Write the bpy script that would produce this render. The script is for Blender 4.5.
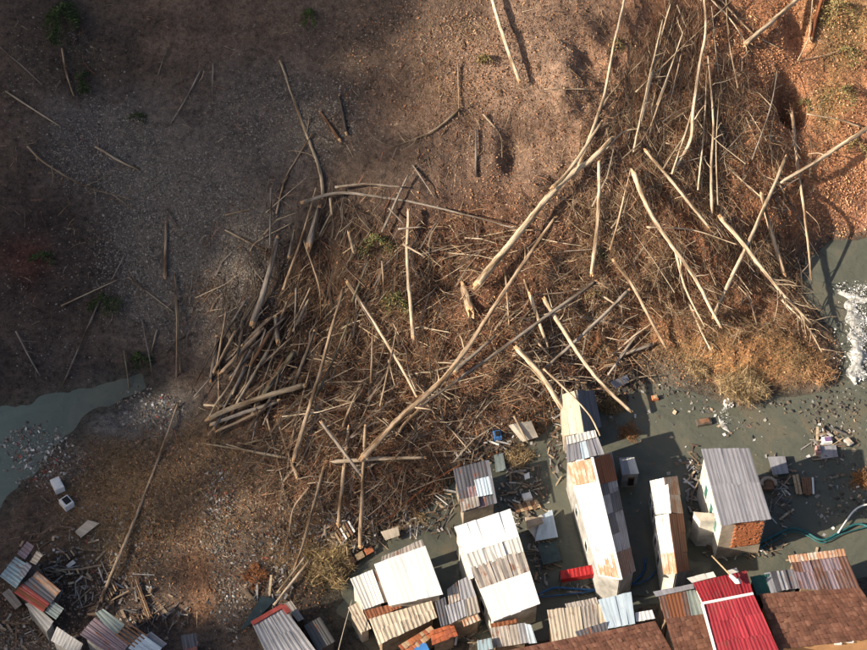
import bpy, math, random
import numpy as np
random.seed(7); np.random.seed(7)
RN = np.random.RandomState
for o in list(bpy.data.objects): bpy.data.objects.remove(o)
S = bpy.context.scene
C = S.collection
# ------------------------------------------------------------------ camera, sky, sun, exposure
CAM = np.array([0., -61., 130.]); PITCH = math.radians(52); F = 2000.0; CX, CY = 433.5, 325.0
cd = bpy.data.cameras.new('camera'); cam = bpy.data.objects.new('camera', cd); C.objects.link(cam)
cam.location = CAM; cam.rotation_euler = (math.pi/2 - PITCH, 0, 0)
cd.sensor_width = 36; cd.lens = F/867*36; cd.clip_end = 3000; cd.clip_start = 1
S.camera = cam
SUN_EL = math.radians(29); SD = np.array([-0.93, -0.37]); SD = SD/np.linalg.norm(SD)
TOSUN = np.array([SD[0]*math.cos(SUN_EL), SD[1]*math.cos(SUN_EL), math.sin(SUN_EL)])
W = bpy.data.worlds.new('World'); S.world = W; W.use_nodes = True
nt = W.node_tree; bg = nt.nodes['Background']; sk = nt.nodes.new('ShaderNodeTexSky')
sk.sky_type = 'NISHITA'; sk.sun_disc = False; sk.sun_elevation = SUN_EL; sk.sun_rotation = math.atan2(SD[0], SD[1]); sk.dust_density = 4.0; sk.air_density = .8; sk.ozone_density = .6
nt.links.new(sk.outputs[0], bg.inputs[0]); bg.inputs[1].default_value = 0.075
sl = bpy.data.lights.new('sun', 'SUN'); sl.energy = 5.0; sl.angle = math.radians(0.6); sl.color = (1, 0.87, 0.70)
so = bpy.data.objects.new('sun', sl); C.objects.link(so); so.location = (-60, -40, 90)
from mathutils import Vector
so.rotation_euler = Vector(TOSUN).to_track_quat('Z', 'Y').to_euler()
S.view_settings.view_transform = 'Standard'; S.view_settings.look = 'None'; S.view_settings.exposure = 1.0; S.view_settings.gamma = 1
S.render.engine = 'CYCLES'
S.cycles.max_bounces = 5; S.cycles.diffuse_bounces = 3; S.cycles.glossy_bounces = 2; S.cycles.transmission_bounces = 2

# ------------------------------------------------------------------ pixel rays
FWD = np.array([0, math.cos(PITCH), -math.sin(PITCH)]); RGT = np.array([1., 0, 0]); UP = np.array([0, math.sin(PITCH), math.cos(PITCH)])
def rays(px, py):
    u = (np.asarray(px, float)-CX)/F; v = (np.asarray(py, float)-CY)/F
    return FWD + u[..., None]*RGT - v[..., None]*UP
def at_z(px, py, z=0.):
    d = rays(px, py); t = (np.asarray(z)-CAM[2])/d[..., 2]
    return CAM + d*t[..., None]
def project(P):
    q = P-CAM; dep = q@FWD
    return CX+F*(q@RGT)/dep, CY-F*(q@UP)/dep
def mpp(p): return float((np.asarray(p)-CAM)@FWD)/F      # metres per pixel at a point

# ------------------------------------------------------------------ noise
_lat = RN(3).rand(256, 256)
def vnoise(x, y):
    xi = np.floor(x).astype(int); yi = np.floor(y).astype(int); fx = x-xi; fy = y-yi
    fx = fx*fx*(3-2*fx); fy = fy*fy*(3-2*fy)
    a = _lat[xi & 255, yi & 255]; b = _lat[(xi+1) & 255, yi & 255]; c = _lat[xi & 255, (yi+1) & 255]; d = _lat[(xi+1) & 255, (yi+1) & 255]
    return (a*(1-fx)+b*fx)*(1-fy)+(c*(1-fx)+d*fx)*fy
def fbm(x, y, o=4):
    s = 0; a = .5
    for i in range(o):
        s = s+a*(vnoise(x*2**i+17.3*i, y*2**i+5.1*i)-.5); a *= .5
    return s*2
def sstep(a, b, x):
    t = np.clip((x-a)/(b-a), 0, 1); return t*t*(3-2*t)

# ------------------------------------------------------------------ terrain height table
DX = .25; GX = np.arange(-64, 64.01, DX); GY = np.arange(2, 98.01, DX)
XX, YY = np.meshgrid(GX, GY)            # rows = y
def poly(pts): return at_z(np.array([p[0] for p in pts]), np.array([p[1] for p in pts]))[:, :2]
landA = [(1150, 205), (867, 240), (828, 238), (803, 258), (792, 282), (800, 300), (818, 312), (832, 335), (842, 360), (840, 385), (800, 398), (772, 394), (750, 408),
 (715, 398), (690, 381), (662, 366), (640, 370), (615, 388), (582, 396), (556, 408), (538, 424), (512, 444), (486, 456), (455, 470), (430, 492), (405, 512), (385, 532),
 (352, 578), (340, 610), (380, 655), (470, 640), (545, 640), (650, 606), (760, 590), (867, 580), (1150, 560)]
landA2 = [(-300, 540), (0, 508), (18, 488), (38, 466), (58, 446), (76, 428), (92, 412), (122, 400), (150, 388), (140, 374), (60, 392), (0, 411), (-300, 462)]
PL = np.vstack([[[150, 200]], poly(landA), [[150, -40]], [[-150, -40]], poly(landA2), [[-150, 200]]])
def sdist(X, Y, P):
    shp = X.shape; x = X.ravel(); y = Y.ravel(); d2 = np.full(x.shape, 1e9); ins = np.zeros(x.shape, bool)
    for i in range(len(P)):
        a = P[i]; b = P[(i+1) % len(P)]; e = b-a; wx = x-a[0]; wy = y-a[1]
        t = np.clip((wx*e[0]+wy*e[1])/(e@e), 0, 1); d2 = np.minimum(d2, (wx-t*e[0])**2+(wy-t*e[1])**2)
        c = (a[1] > y) != (b[1] > y)
        if abs(e[1]) > 1e-9: ins ^= c & (x < a[0]+e[0]*(y-a[1])/e[1])
    d = np.sqrt(d2); return np.where(ins, d, -d).reshape(shp)
SDL = sdist(XX, YY, PL)
SDL = SDL+.7*fbm(XX*.55, YY*.55, 3)
foot = poly([(-500, 500), (-150, 440), (0, 405), (130, 368), (250, 380), (440, 415), (560, 392), (650, 356), (720, 328), (780, 296), (830, 262), (867, 238), (1200, 190)])
FY = np.interp(XX, foot[:, 0], foot[:, 1])
dd = YY-FY
hill = .52*np.where(dd > 3, dd-1.5, np.where(dd > 0, dd*dd/6, 0))
land = np.clip(np.where(SDL > 0, SDL*.22, SDL*.42), -1.2, .55)
hill = hill*sstep(-.4, 3.2, SDL)
Z = land+hill+np.clip(hill/4, 0, 1)*(1.4*fbm(XX/13, YY/17, 3))
class HT:
    def __init__(s, Z): s.Z = Z
    def __call__(s, x, y):
        fx = np.clip((np.asarray(x, float)-GX[0])/DX, 0, len(GX)-1.001); fy = np.clip((np.asarray(y, float)-GY[0])/DX, 0, len(GY)-1.001)
        i = fx.astype(int); j = fy.astype(int); a = fx-i; b = fy-j; Z = s.Z
        return (Z[j, i]*(1-a)+Z[j, i+1]*a)*(1-b)+(Z[j+1, i]*(1-a)+Z[j+1, i+1]*a)*b
def hit(px, py, H, lift=0.):
    """terrain point under a pixel"""
    d = rays(px, py); t0 = np.full(d.shape[:-1], 95.); t1 = (-1.6-CAM[2])/d[..., 2]; t1 = np.where((t1 < 0) | (t1 > 260), 260, t1)
    n = 160; best = t1.copy(); found = np.zeros(t1.shape, bool); tp = t0
    for k in range(1, n+1):
        t = t0+(t1-t0)*k/n; p = CAM+d*t[..., None]
        under = p[..., 2] < H(p[..., 0], p[..., 1])+lift
        new = under & ~found
        best = np.where(new, t, best); found |= under
    lo = best-(t1-t0)/n; hi = best
    for k in range(9):
        m = (lo+hi)/2; p = CAM+d*m[..., None]; u = p[..., 2] < H(p[..., 0], p[..., 1])+lift
        hi = np.where(u, m, hi); lo = np.where(u, lo, m)
    return CAM+d*hi[..., None]
H0 = HT(Z)
def gauss(cx, cy, rx, ry):
    """bump mask on the ground, footprint given by its extent in the photograph"""
    c = hit(np.array([cx, cx+rx, cx]), np.array([cy, cy, cy-ry]), H0)
    sx = max(.5, abs(c[1, 0]-c[0, 0])); sy = max(.5, abs(c[2, 1]-c[0, 1]))
    return np.exp(-(((XX-c[0, 0])/sx)**2+((YY-c[0, 1])/sy)**2))
rough = np.clip(sum(gauss(*g) for g in [(330, 360, 150, 120), (480, 320, 160, 130), (680, 220, 150, 130), (620, 90, 90, 90), (740, 345, 70, 30)]), 0, 1)
Z = Z+1.7*gauss(330, 405, 120, 70)+1.6*gauss(490, 320, 140, 100)+1.2*gauss(660, 220, 110, 120)+1.3*gauss(735, 348, 60, 25)+1.0*gauss(360, 470, 70, 40)+.6*gauss(160, 490, 70, 40)
Z = Z-4.2*gauss(790, 98, 13, 20)-1.3*gauss(797, 30, 12, 22)-1.0*gauss(512, 150, 10, 25)-.9*gauss(560, 330, 25, 30)-.8*gauss(440, 300, 20, 30)-1.2*gauss(455, 285, 16, 16)
above = sstep(-.3, .6, SDL)
Z = Z+above*((.12+.6*rough)*fbm(XX/2.1, YY/2.1, 4)+(.07+.2*rough)*fbm(XX/.7+9, YY/.7, 3))
Hh = HT(Z)
def G(px, py, lift=0.): return hit(np.array([px], float), np.array([py], float), Hh, lift)[0]

# ------------------------------------------------------------------ material helpers
M = {}
def newmat(key, rough=.85):
    m = bpy.data.materials.new(key); m.use_nodes = True; b = m.node_tree.nodes['Principled BSDF']; b.inputs['Roughness'].default_value = rough
    b.inputs['Specular IOR Level'].default_value = .25
    M[key] = m; return m, m.node_tree, b
def nd(t, typ, **kw):
    n = t.nodes.new(typ)
    for k, v in kw.items():
        if k in n.inputs: n.inputs[k].default_value = v
        else: setattr(n, k, v)
    return n
def ramp(t, fac, stops):
    r = t.nodes.new('ShaderNodeValToRGB'); e = r.color_ramp.elements
    while len(e) < len(stops): e.new(.5)
    for q, (p, c) in zip(e, stops): q.position = p; q.color = (*c, 1) if len(c) == 3 else c
    t.links.new(fac, r.inputs[0]); return r
def mixc(t, a, b, fac, mode='MIX'):
    n = t.nodes.new('ShaderNodeMix'); n.data_type = 'RGBA'; n.blend_type = mode
    for s, v in ((0, fac), (6, a), (7, b)):
        if hasattr(v, 'is_output'): t.links.new(v, n.inputs[s])
        elif isinstance(v, (int, float)): n.inputs[s].default_value = v
        else: n.inputs[s].default_value = (*v, 1)
    return n.outputs[2]
def bump(t, b, h, strength, dist):
    n = t.nodes.new('ShaderNodeBump'); n.inputs['Strength'].default_value = strength; n.inputs['Distance'].default_value = dist
    t.links.new(h, n.inputs['Height']); t.links.new(n.outputs[0], b.inputs['Normal'])
def mat_attr(key, rough=.85, var=.5, scale=3.):
    """colour from the mesh's own colour attribute, broken up by noise"""
    m, t, b = newmat(key, rough); a = nd(t, 'ShaderNodeAttribute', attribute_name='Col')
    g = nd(t, 'ShaderNodeNewGeometry'); n = nd(t, 'ShaderNodeTexNoise', Scale=scale, Detail=4.); t.links.new(g.outputs['Position'], n.inputs['Vector'])
    r = ramp(t, n.outputs[0], [(.3, (1-var,)*3), (.7, (1+var*.6,)*3)])
    t.links.new(mixc(t, a.outputs[0], r.outputs[0], 1., 'MULTIPLY'), b.inputs['Base Color']); return m
def mat_ground():
    m, t, b = newmat('ground', .95); b.inputs['Specular IOR Level'].default_value = .1
    a = nd(t, 'ShaderNodeAttribute', attribute_name='Col'); g = nd(t, 'ShaderNodeNewGeometry')
    def noise(s, d=6., r=.6):
        n = nd(t, 'ShaderNodeTexNoise', Scale=s, Detail=d, Roughness=r); t.links.new(g.outputs['Position'], n.inputs['Vector']); return n.outputs[0]
    n1 = noise(.35); n2 = noise(2.2, 8., .7); n3 = noise(9., 5., .7)
    c = mixc(t, a.outputs[0], ramp(t, n1, [(.3, (.62, .62, .64)), (.7, (1.35, 1.28, 1.2))]).outputs[0], .8, 'MULTIPLY')
    c = mixc(t, c, ramp(t, n2, [(.28, (.35, .33, .32)), (.5, (1., 1., 1.)), (.72, (1.55, 1.45, 1.35))]).outputs[0], 1., 'MULTIPLY')
    c = mixc(t, c, ramp(t, n3, [(.3, (.5, .48, .46)), (.7, (1.5, 1.5, 1.5))]).outputs[0], .8, 'MULTIPLY')
    t.links.new(c, b.inputs['Base Color'])
    ad = nd(t, 'ShaderNodeMath', operation='ADD'); t.links.new(n2, ad.inputs[0]); t.links.new(n3, ad.inputs[1])
    bump(t, b, ad.outputs[0], .9, .22)
def mat_bark(key, col, col2, moss=0.):
    m, t, b = newmat('bark_'+key, .9); b.inputs['Specular IOR Level'].default_value = .15
    uv = nd(t, 'ShaderNodeUVMap'); oi = nd(t, 'ShaderNodeObjectInfo')
    mp = nd(t, 'ShaderNodeVectorMath', operation='MULTIPLY_ADD'); t.links.new(uv.outputs[0], mp.inputs[0]); mp.inputs[1].default_value = (3, .9, 1)
    cb = nd(t, 'ShaderNodeCombineXYZ'); mu = nd(t, 'ShaderNodeMath', operation='MULTIPLY'); t.links.new(oi.outputs['Random'], mu.inputs[0]); mu.inputs[1].default_value = 50.
    t.links.new(mu.outputs[0], cb.inputs[2]); t.links.new(mu.outputs[0], cb.inputs[1]); t.links.new(cb.outputs[0], mp.inputs[2])
    n = nd(t, 'ShaderNodeTexNoise', Scale=1.6, Detail=6., Roughness=.65); t.links.new(mp.outputs[0], n.inputs['Vector'])
    n2 = nd(t, 'ShaderNodeTexNoise', Scale=.5, Detail=3.); t.links.new(mp.outputs[0], n2.inputs['Vector'])
    c = ramp(t, n.outputs[0], [(.34, col2), (.47, tuple(.75*x+.25*y for x, y in zip(col, col2))), (.62, col)]).outputs[0]
    c = mixc(t, c, ramp(t, n2.outputs[0], [(.38, (.32, .26, .21)), (.5, (.9, .88, .86)), (.62, (1.15, 1.15, 1.15))]).outputs[0], .9, 'MULTIPLY')
    hv = nd(t, 'ShaderNodeHueSaturation'); vm = nd(t, 'ShaderNodeMapRange'); t.links.new(oi.outputs['Random'], vm.inputs[0]); vm.inputs[3].default_value = .75; vm.inputs[4].default_value = 1.2
    t.links.new(vm.outputs[0], hv.inputs['Value']); t.links.new(c, hv.inputs['Color']); c = hv.outputs[0]
    if moss:
        n3 = nd(t, 'ShaderNodeTexNoise', Scale=.9, Detail=5.); t.links.new(mp.outputs[0], n3.inputs['Vector'])
        c = mixc(t, c, (.10, .105, .05), ramp(t, n3.outputs[0], [(.45, (0, 0, 0)), (.62, (moss,)*3)]).outputs[0])
    t.links.new(c, b.inputs['Base Color']); bump(t, b, n.outputs[0], .7, .05)
for k, a in dict(bright=((.62, .50, .36), (.30, .22, .15)), pale=((.47, .38, .27), (.20, .15, .10)), tan=((.44, .33, .225), (.17, .115, .075)), grey=((.30, .26, .22), (.11, .09, .075)),
                 brown=((.22, .125, .075), (.09, .05, .03)), dark=((.13, .105, .085), (.045, .035, .03)), moss=((.25, .21, .15), (.09, .075, .05)), red=((.30, .12, .06), (.12, .05, .03))).items():
    mat_bark(k, a[0], a[1], .55 if k == 'moss' else 0)
def mat_wood():
    m, t, b = newmat('split_wood', .8); g = nd(t, 'ShaderNodeNewGeometry'); n = nd(t, 'ShaderNodeTexNoise', Scale=7., Detail=4.); t.links.new(g.outputs['Position'], n.inputs['Vector'])
    t.links.new(ramp(t, n.outputs[0], [(.3, (.34, .17, .08)), (.65, (.62, .42, .24))]).outputs[0], b.inputs['Base Color'])
mat_wood(); mat_ground(); mat_attr('brush', .9, .45, 1.5); mat_attr('stone', .85, .35, 4.); mat_attr('litter', .75, .3, 5.); mat_attr('leaf', .7, .3, 3.); mat_attr('tile', .8, .3, 1.3)
def sheet(col, rust=0., rustcol=(.20, .075, .035), gloss=.5, metal=0., streak=.35, dirt=.5):
    """sheet roofing: paint or zinc with streaks along the slope and patches of rust"""
    key = 'sheet_%s_%s_%s_%s' % (col, rust, gloss, streak)
    if key in M: return M[key]
    m, t, b = newmat(key, gloss); b.inputs['Metallic'].default_value = metal
    uv = nd(t, 'ShaderNodeUVMap'); oi = nd(t, 'ShaderNodeObjectInfo')
    mu = nd(t, 'ShaderNodeMath', operation='MULTIPLY'); t.links.new(oi.outputs['Random'], mu.inputs[0]); mu.inputs[1].default_value = 90.
    cb = nd(t, 'ShaderNodeCombineXYZ'); t.links.new(mu.outputs[0], cb.inputs[2])
    def vec(sx, sy):
        v = nd(t, 'ShaderNodeVectorMath', operation='MULTIPLY_ADD'); t.links.new(uv.outputs[0], v.inputs[0]); v.inputs[1].default_value = (sx, sy, 1); t.links.new(cb.outputs[0], v.inputs[2]); return v.outputs[0]
    ns = nd(t, 'ShaderNodeTexNoise', Scale=1., Detail=5., Roughness=.65); t.links.new(vec(5., .45), ns.inputs['Vector'])
    np_ = nd(t, 'ShaderNodeTexNoise', Scale=1., Detail=6., Roughness=.7); t.links.new(vec(1.1, .7), np_.inputs['Vector'])
    c = mixc(t, col, ramp(t, ns.outputs[0], [(.32, (1-streak,)*3), (.62, (1.08,)*3)]).outputs[0], 1., 'MULTIPLY')
    c = mixc(t, c, (.10, .085, .07), ramp(t, np_.outputs[0], [(.52, (0, 0, 0)), (.8, (dirt,)*3)]).outputs[0])
    if rust:
        ad = nd(t, 'ShaderNodeMath', operation='ADD'); t.links.new(ns.outputs[0], ad.inputs[0]); t.links.new(np_.outputs[0], ad.inputs[1])
        f = ramp(t, ad.outputs[0], [(max(.02, (1.3-rust*.75))/2, (0, 0, 0)), (min(.98, (1.42-rust*.75)/2), (.9,)*3)])
        hl = nd(t, 'ShaderNodeMath', operation='MULTIPLY'); t.links.new(ad.outputs[0], hl.inputs[0]); hl.inputs[1].default_value = .5; t.links.new(hl.outputs[0], f.inputs[0])
        c = mixc(t, c, rustcol, f.outputs[0])
    hv = nd(t, 'ShaderNodeHueSaturation'); vm = nd(t, 'ShaderNodeMapRange'); t.links.new(oi.outputs['Random'], vm.inputs[0]); vm.inputs[3].default_value = .88; vm.inputs[4].default_value = 1.08
    t.links.new(vm.outputs[0], hv.inputs['Value']); t.links.new(c, hv.inputs['Color'])
    t.links.new(hv.outputs[0], b.inputs['Base Color']); bump(t, b, np_.outputs[0], .25, .04); return m
def plain(key, col, rough=.85, var=.35, scale=2.):
    if key in M: return M[key]
    m, t, b = newmat(key, rough); g = nd(t, 'ShaderNodeNewGeometry'); n = nd(t, 'ShaderNodeTexNoise', Scale=scale, Detail=6., Roughness=.65); t.links.new(g.outputs['Position'], n.inputs['Vector'])
    c = ramp(t, n.outputs[0], [(.3, tuple(x*(1-var) for x in col)), (.65, tuple(min(1, x*(1+var*.3)) for x in col))]).outputs[0]
    t.links.new(c, b.inputs['Base Color']); bump(t, b, n.outputs[0], .4, .03); return m

# ------------------------------------------------------------------ mesh helpers
def link(name, me, parent=None, loc=None):
    o = bpy.data.objects.new(name, me); C.objects.link(o)
    if parent is not None: o.parent = parent
    if loc is not None: o.location = loc
    return o
def tag(o, label, cat, group=None, kind=None):
    if kind: o['kind'] = kind
    if label: o['label'] = label
    if cat: o['category'] = cat
    if group: o['group'] = group
    return o
def empty(name, loc): return link(name, None, None, loc)
def mesh(name, V, Fs, mat, uv=None, smooth=False, mi=None):
    me = bpy.data.meshes.new(name); me.from_pydata([tuple(v) for v in V], [], [tuple(f) for f in Fs])
    for x in (mat if isinstance(mat, (list, tuple)) else [mat]): me.materials.append(x)
    if uv is not None:
        ul = me.uv_layers.new(name='UVMap'); vi = np.empty(len(me.loops), np.int32); me.loops.foreach_get('vertex_index', vi)
        ul.data.foreach_set('uv', np.asarray(uv, np.float32)[vi].ravel())
    if smooth: me.polygons.foreach_set('use_smooth', np.ones(len(me.polygons), bool))
    if mi is not None: me.polygons.foreach_set('material_index', np.asarray(mi, np.int32))
    return me
def bigmesh(name, V, T, col, mat, smooth=False):
    """numpy verts, faces (n,3|4), colours per vertex"""
    V = np.ascontiguousarray(V, np.float32); T = np.ascontiguousarray(T, np.int32); k = T.shape[1]
    me = bpy.data.meshes.new(name); me.vertices.add(len(V)); me.vertices.foreach_set('co', V.ravel())
    me.loops.add(T.size); me.loops.foreach_set('vertex_index', T.ravel()); me.polygons.add(len(T))
    me.polygons.foreach_set('loop_start', np.arange(0, T.size, k, dtype=np.int32))
    me.polygons.foreach_set('use_smooth', np.full(len(T), smooth))
    me.update(calc_edges=True)
    a = me.color_attributes.new('Col', 'FLOAT_COLOR', 'POINT'); cc = np.ones((len(V), 4), np.float32); cc[:, :3] = col; a.data.foreach_set('color', cc.ravel())
    me.materials.append(mat); return me
def unit(v): return v/np.maximum(1e-9, np.linalg.norm(v, axis=-1, keepdims=True))
def tube(P, R, k=8, rs=None, wob=.2, cap=True, v0=0.):
    P = np.asarray(P, float); n = len(P); T = unit(np.gradient(P, axis=0)); up = np.array([0, 0, 1.])
    if abs(T[0]@up) > .9: up = np.array([1., 0, 0])
    V = []; UV = []; L = v0; rs = rs or RN(1)
    ph = rs.rand(k)*wob
    for i in range(n):
        a = unit(np.cross(T[i], up)); b = np.cross(a, T[i])
        if i: L += np.linalg.norm(P[i]-P[i-1])
        for j in range(k):
            th = 2*math.pi*j/k; r = R[i]*(1+ph[j]-wob/2+wob*(rs.rand()-.5))
            V.append(P[i]+r*(math.cos(th)*a+math.sin(th)*b)); UV.append((abs(j/k-.5)*2*max(.4, R[0]*6), L))
    Fs = [(i*k+j, i*k+(j+1) % k, (i+1)*k+(j+1) % k, (i+1)*k+j) for i in range(n-1) for j in range(k)]
    if cap: Fs += [tuple(reversed(range(k))), tuple(range((n-1)*k, n*k))]
    return V, Fs, UV
def smoothpath(pts, step):
    """resample a polyline (pixels) through Catmull-Rom"""
    p = np.array(pts, float)
    if len(p) == 2:
        n = max(3, int(np.linalg.norm(p[1]-p[0])/step)); return p[0]+(p[1]-p[0])*np.linspace(0, 1, n)[:, None]
    q = np.vstack([2*p[0]-p[1], p, 2*p[-1]-p[-2]]); out = []
    for i in range(1, len(q)-2):
        n = max(2, int(np.linalg.norm(q[i+1]-q[i])/step)); t = np.linspace(0, 1, n, endpoint=False)[:, None]
        a, b, c, d = q[i-1], q[i], q[i+1], q[i+2]
        out.append(.5*((2*b)+(-a+c)*t+(2*a-5*b+4*c-d)*t*t+(-a+3*b-3*c+d)*t**3))
    return np.vstack(out+[p[-1:]])

# ------------------------------------------------------------------ the ground sheet
gx, gy = XX.ravel(), YY.ravel(); V = np.stack([gx, gy, Z.ravel()], 1); ny, nx = XX.shape
px, py = project(V)
pn = 38*fbm(XX/6, YY/6, 4).ravel(); pm = 38*fbm(XX/6+40, YY/6+9, 4).ravel(); qx, qy = px+pn, py+pm
def blob(cx, cy, rx, ry, pw=1.): return np.exp(-(((qx-cx)/rx)**2+((qy-cy)/ry)**2)**pw)
base = np.tile(np.array([.135, .104, .086]), (len(V), 1))
for (cx, cy, rx, ry, col, s) in [
    (330, 60, 170, 90, (.145, .112, .092), .9), (190, 230, 120, 120, (.175, .16, .145), .95), (100, 150, 70, 60, (.135, .128, .125), .8), (270, 110, 80, 50, (.125, .115, .11), .7),
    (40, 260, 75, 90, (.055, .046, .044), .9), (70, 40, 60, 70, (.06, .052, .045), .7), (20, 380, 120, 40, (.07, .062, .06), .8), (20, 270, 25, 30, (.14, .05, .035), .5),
    (560, 70, 130, 100, (.36, .24, .17), .95), (465, 100, 75, 85, (.27, .18, .13), .75), (520, 60, 60, 60, (.40, .29, .22), .5),
    (815, 90, 120, 160, (.60, .30, .165), 1.), (700, 80, 90, 130, (.30, .15, .085), .8), (850, 170, 50, 60, (.64, .33, .18), .9), (850, 225, 40, 25, (.55, .30, .20), .9),
    (700, 250, 120, 90, (.31, .15, .085), .9), (500, 315, 150, 105, (.19, .095, .06), .95), (430, 250, 60, 60, (.13, .075, .055), .6), (335, 330, 105, 120, (.075, .052, .038), .95),  # last: wet mud under the jam, darkened to paint in its shaded gaps
    (380, 430, 120, 60, (.21, .105, .055), .8), (600, 340, 80, 40, (.24, .115, .06), .8), (750, 350, 80, 45, (.40, .22, .10), .95), (835, 30, 32, 40, (.26, .22, .09), .7), (835, 105, 25, 30, (.30, .24, .10), .7),
    (160, 490, 95, 70, (.25, .175, .10), .95), (120, 412, 58, 30, (.17, .172, .17), .95), (60, 455, 40, 25, (.12, .118, .115), .8), (225, 560, 60, 90, (.21, .17, .135), .8), (190, 580, 25, 25, (.40, .20, .10), .55),  # last: warm sunlit patch of the lower bank, painted into the soil colour
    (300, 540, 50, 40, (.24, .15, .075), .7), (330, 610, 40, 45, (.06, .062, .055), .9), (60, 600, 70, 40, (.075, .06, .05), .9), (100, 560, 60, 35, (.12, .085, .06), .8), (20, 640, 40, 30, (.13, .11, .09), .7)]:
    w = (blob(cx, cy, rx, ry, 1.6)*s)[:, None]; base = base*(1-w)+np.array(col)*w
base = base*(1+.25*fbm(XX/1.1, YY/1.1, 3).ravel()[:, None])
wet = sstep(1.8, -.1, SDL.ravel()+.8*fbm(XX/1.7, YY/1.7, 3).ravel())[:, None]*.9; base = base*(1-wet)+np.array([.095, .090, .076])*wet
base = np.clip(base, .02, .7)
idx = np.arange(ny*nx).reshape(ny, nx); Q = np.stack([idx[:-1, :-1], idx[:-1, 1:], idx[1:, 1:], idx[1:, :-1]], -1).reshape(-1, 4)
ring = np.concatenate([idx[0, :-1], idx[:-1, -1], idx[-1, ::-1][:-1], idx[::-1, 0][:-1]])   # skirt out to the distance
cen = np.array([0, 45.]); VV = [V]; CCs = [base]; prev = ring; nv = len(V); QQ = [Q]
for f, dz in ((1.25, 0), (2.2, 0), (6, 0)):
    p = V[ring].copy(); p[:, :2] = cen+(p[:, :2]-cen)*f; up = np.clip(p[:, 1]-98, 0, 200)*.42; p[:, 2] = p[:, 2]+up*.9
    cur = np.arange(nv, nv+len(ring)); VV.append(p); CCs.append(base[ring]); QQ.append(np.stack([prev, cur, np.roll(cur, -1), np.roll(prev, -1)], 1)); prev = cur; nv += len(ring)
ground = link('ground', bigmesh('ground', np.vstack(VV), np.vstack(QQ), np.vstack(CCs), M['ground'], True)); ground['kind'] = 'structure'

# ------------------------------------------------------------------ the hill across the valley that shades the left (out of frame)
T_ = 230.
bp = [(-90, -150, 0), (-60, -60, 0)]+[tuple(G(*p)) for p in [(120, 640), (150, 470), (225, 300), (300, 150), (370, 10)]]
bp = np.array(bp); e = bp[-1]-bp[-2]; bp = np.vstack([bp, bp[-1]+e*1.5, bp[-1]+e*4])
crest = bp+TOSUN*T_
cr = smoothpath(crest, 6.); cr[:, 2] += 1.6*fbm(np.arange(len(cr))*.13, np.zeros(len(cr)), 3)
prof = [(-1, 1.), (0, 1.), (.25, .80), (.55, .42), (.8, .15), (1., -.02)]
rows = []
perp = np.array([-SD[0], -SD[1], 0])
for s, hh in [(-1., .0), (-.5, .55), (-.12, .95)]+prof[1:]:
    q = cr.copy(); q[:, :2] += perp[:2]*(s*105); q[:, 2] = cr[:, 2]*hh-2; rows.append(q)
HV = np.vstack(rows); m_ = len(cr); HV[:, 2] += np.where(np.abs(HV[:, 2]-np.tile(cr[:, 2], len(rows))) > 6, 3*fbm(HV[:, 0]/20, HV[:, 1]/20, 3), 0)
ii = np.arange(len(rows)*m_).reshape(len(rows), m_); HQ = np.stack([ii[:-1, :-1], ii[1:, :-1], ii[1:, 1:], ii[:-1, 1:]], -1).reshape(-1, 4)
hillo = link('hill', bigmesh('hill', HV, HQ, np.tile([.11, .085, .06], (len(HV), 1)), M['ground'], True)); hillo['kind'] = 'structure'
# unseen thin winter trees, added along the crest to feather its shadow
rs = RN(5); tv = []; tt = []; tc = []; nb = 0
def tri_spray(c, rx, rz, n, size, rs, col):
    p = c+rs.normal(size=(n, 3))*np.array([rx, rx, rz]); a = unit(rs.normal(size=(n, 3)))*size*(.5+rs.rand(n, 1)); b = unit(rs.normal(size=(n, 3)))*size*(.5+rs.rand(n, 1))
    V = np.stack([p, p+a, p+b], 1).reshape(-1, 3); return V, np.repeat(np.array(col)*(.6+.8*rs.rand(n, 1)), 3, 0)
seg = np.linspace(0, len(cr)-1.01, 520)
for s in seg:
    i = int(s); p = cr[i]+(cr[min(i+1, len(cr)-1)]-cr[i])*(s-i)+np.array([rs.normal()*7, rs.normal()*3, -2.2]); h = 3+10*rs.rand()**1.2
    r = .10+.1*rs.rand(); k = 4
    Vt = np.array([[math.cos(2*math.pi*j/k)*r*(1 if z == 0 else .3)+p[0], math.sin(2*math.pi*j/k)*r*(1 if z == 0 else .3)+p[1], p[2]+z*h] for z in (0, 1) for j in range(k)])
    Tt = np.array([[j, (j+1) % k, k+j] for j in range(k)]+[[(j+1) % k, k+(j+1) % k, k+j] for j in range(k)]); tv.append(Vt); tt.append(Tt+nb); tc.append(np.tile([.1, .08, .06], (len(Vt), 1))); nb += len(Vt)
    Vl, Cl = tri_spray(p+np.array([0, 0, h*.62]), 1.2, h*.22, 90, .8, rs, (.07, .06, .03)); tv.append(Vl); tc.append(Cl); tt.append(np.arange(len(Vl)).reshape(-1, 3)+nb); nb += len(Vl)
wood = link('shade_forest', bigmesh('shade_forest', np.vstack(tv), np.vstack(tt), np.vstack(tc), M['leaf']))
tag(wood, 'unseen winter woods added on the far hill to feather its shadow', 'forest', None, 'stuff')

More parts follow.
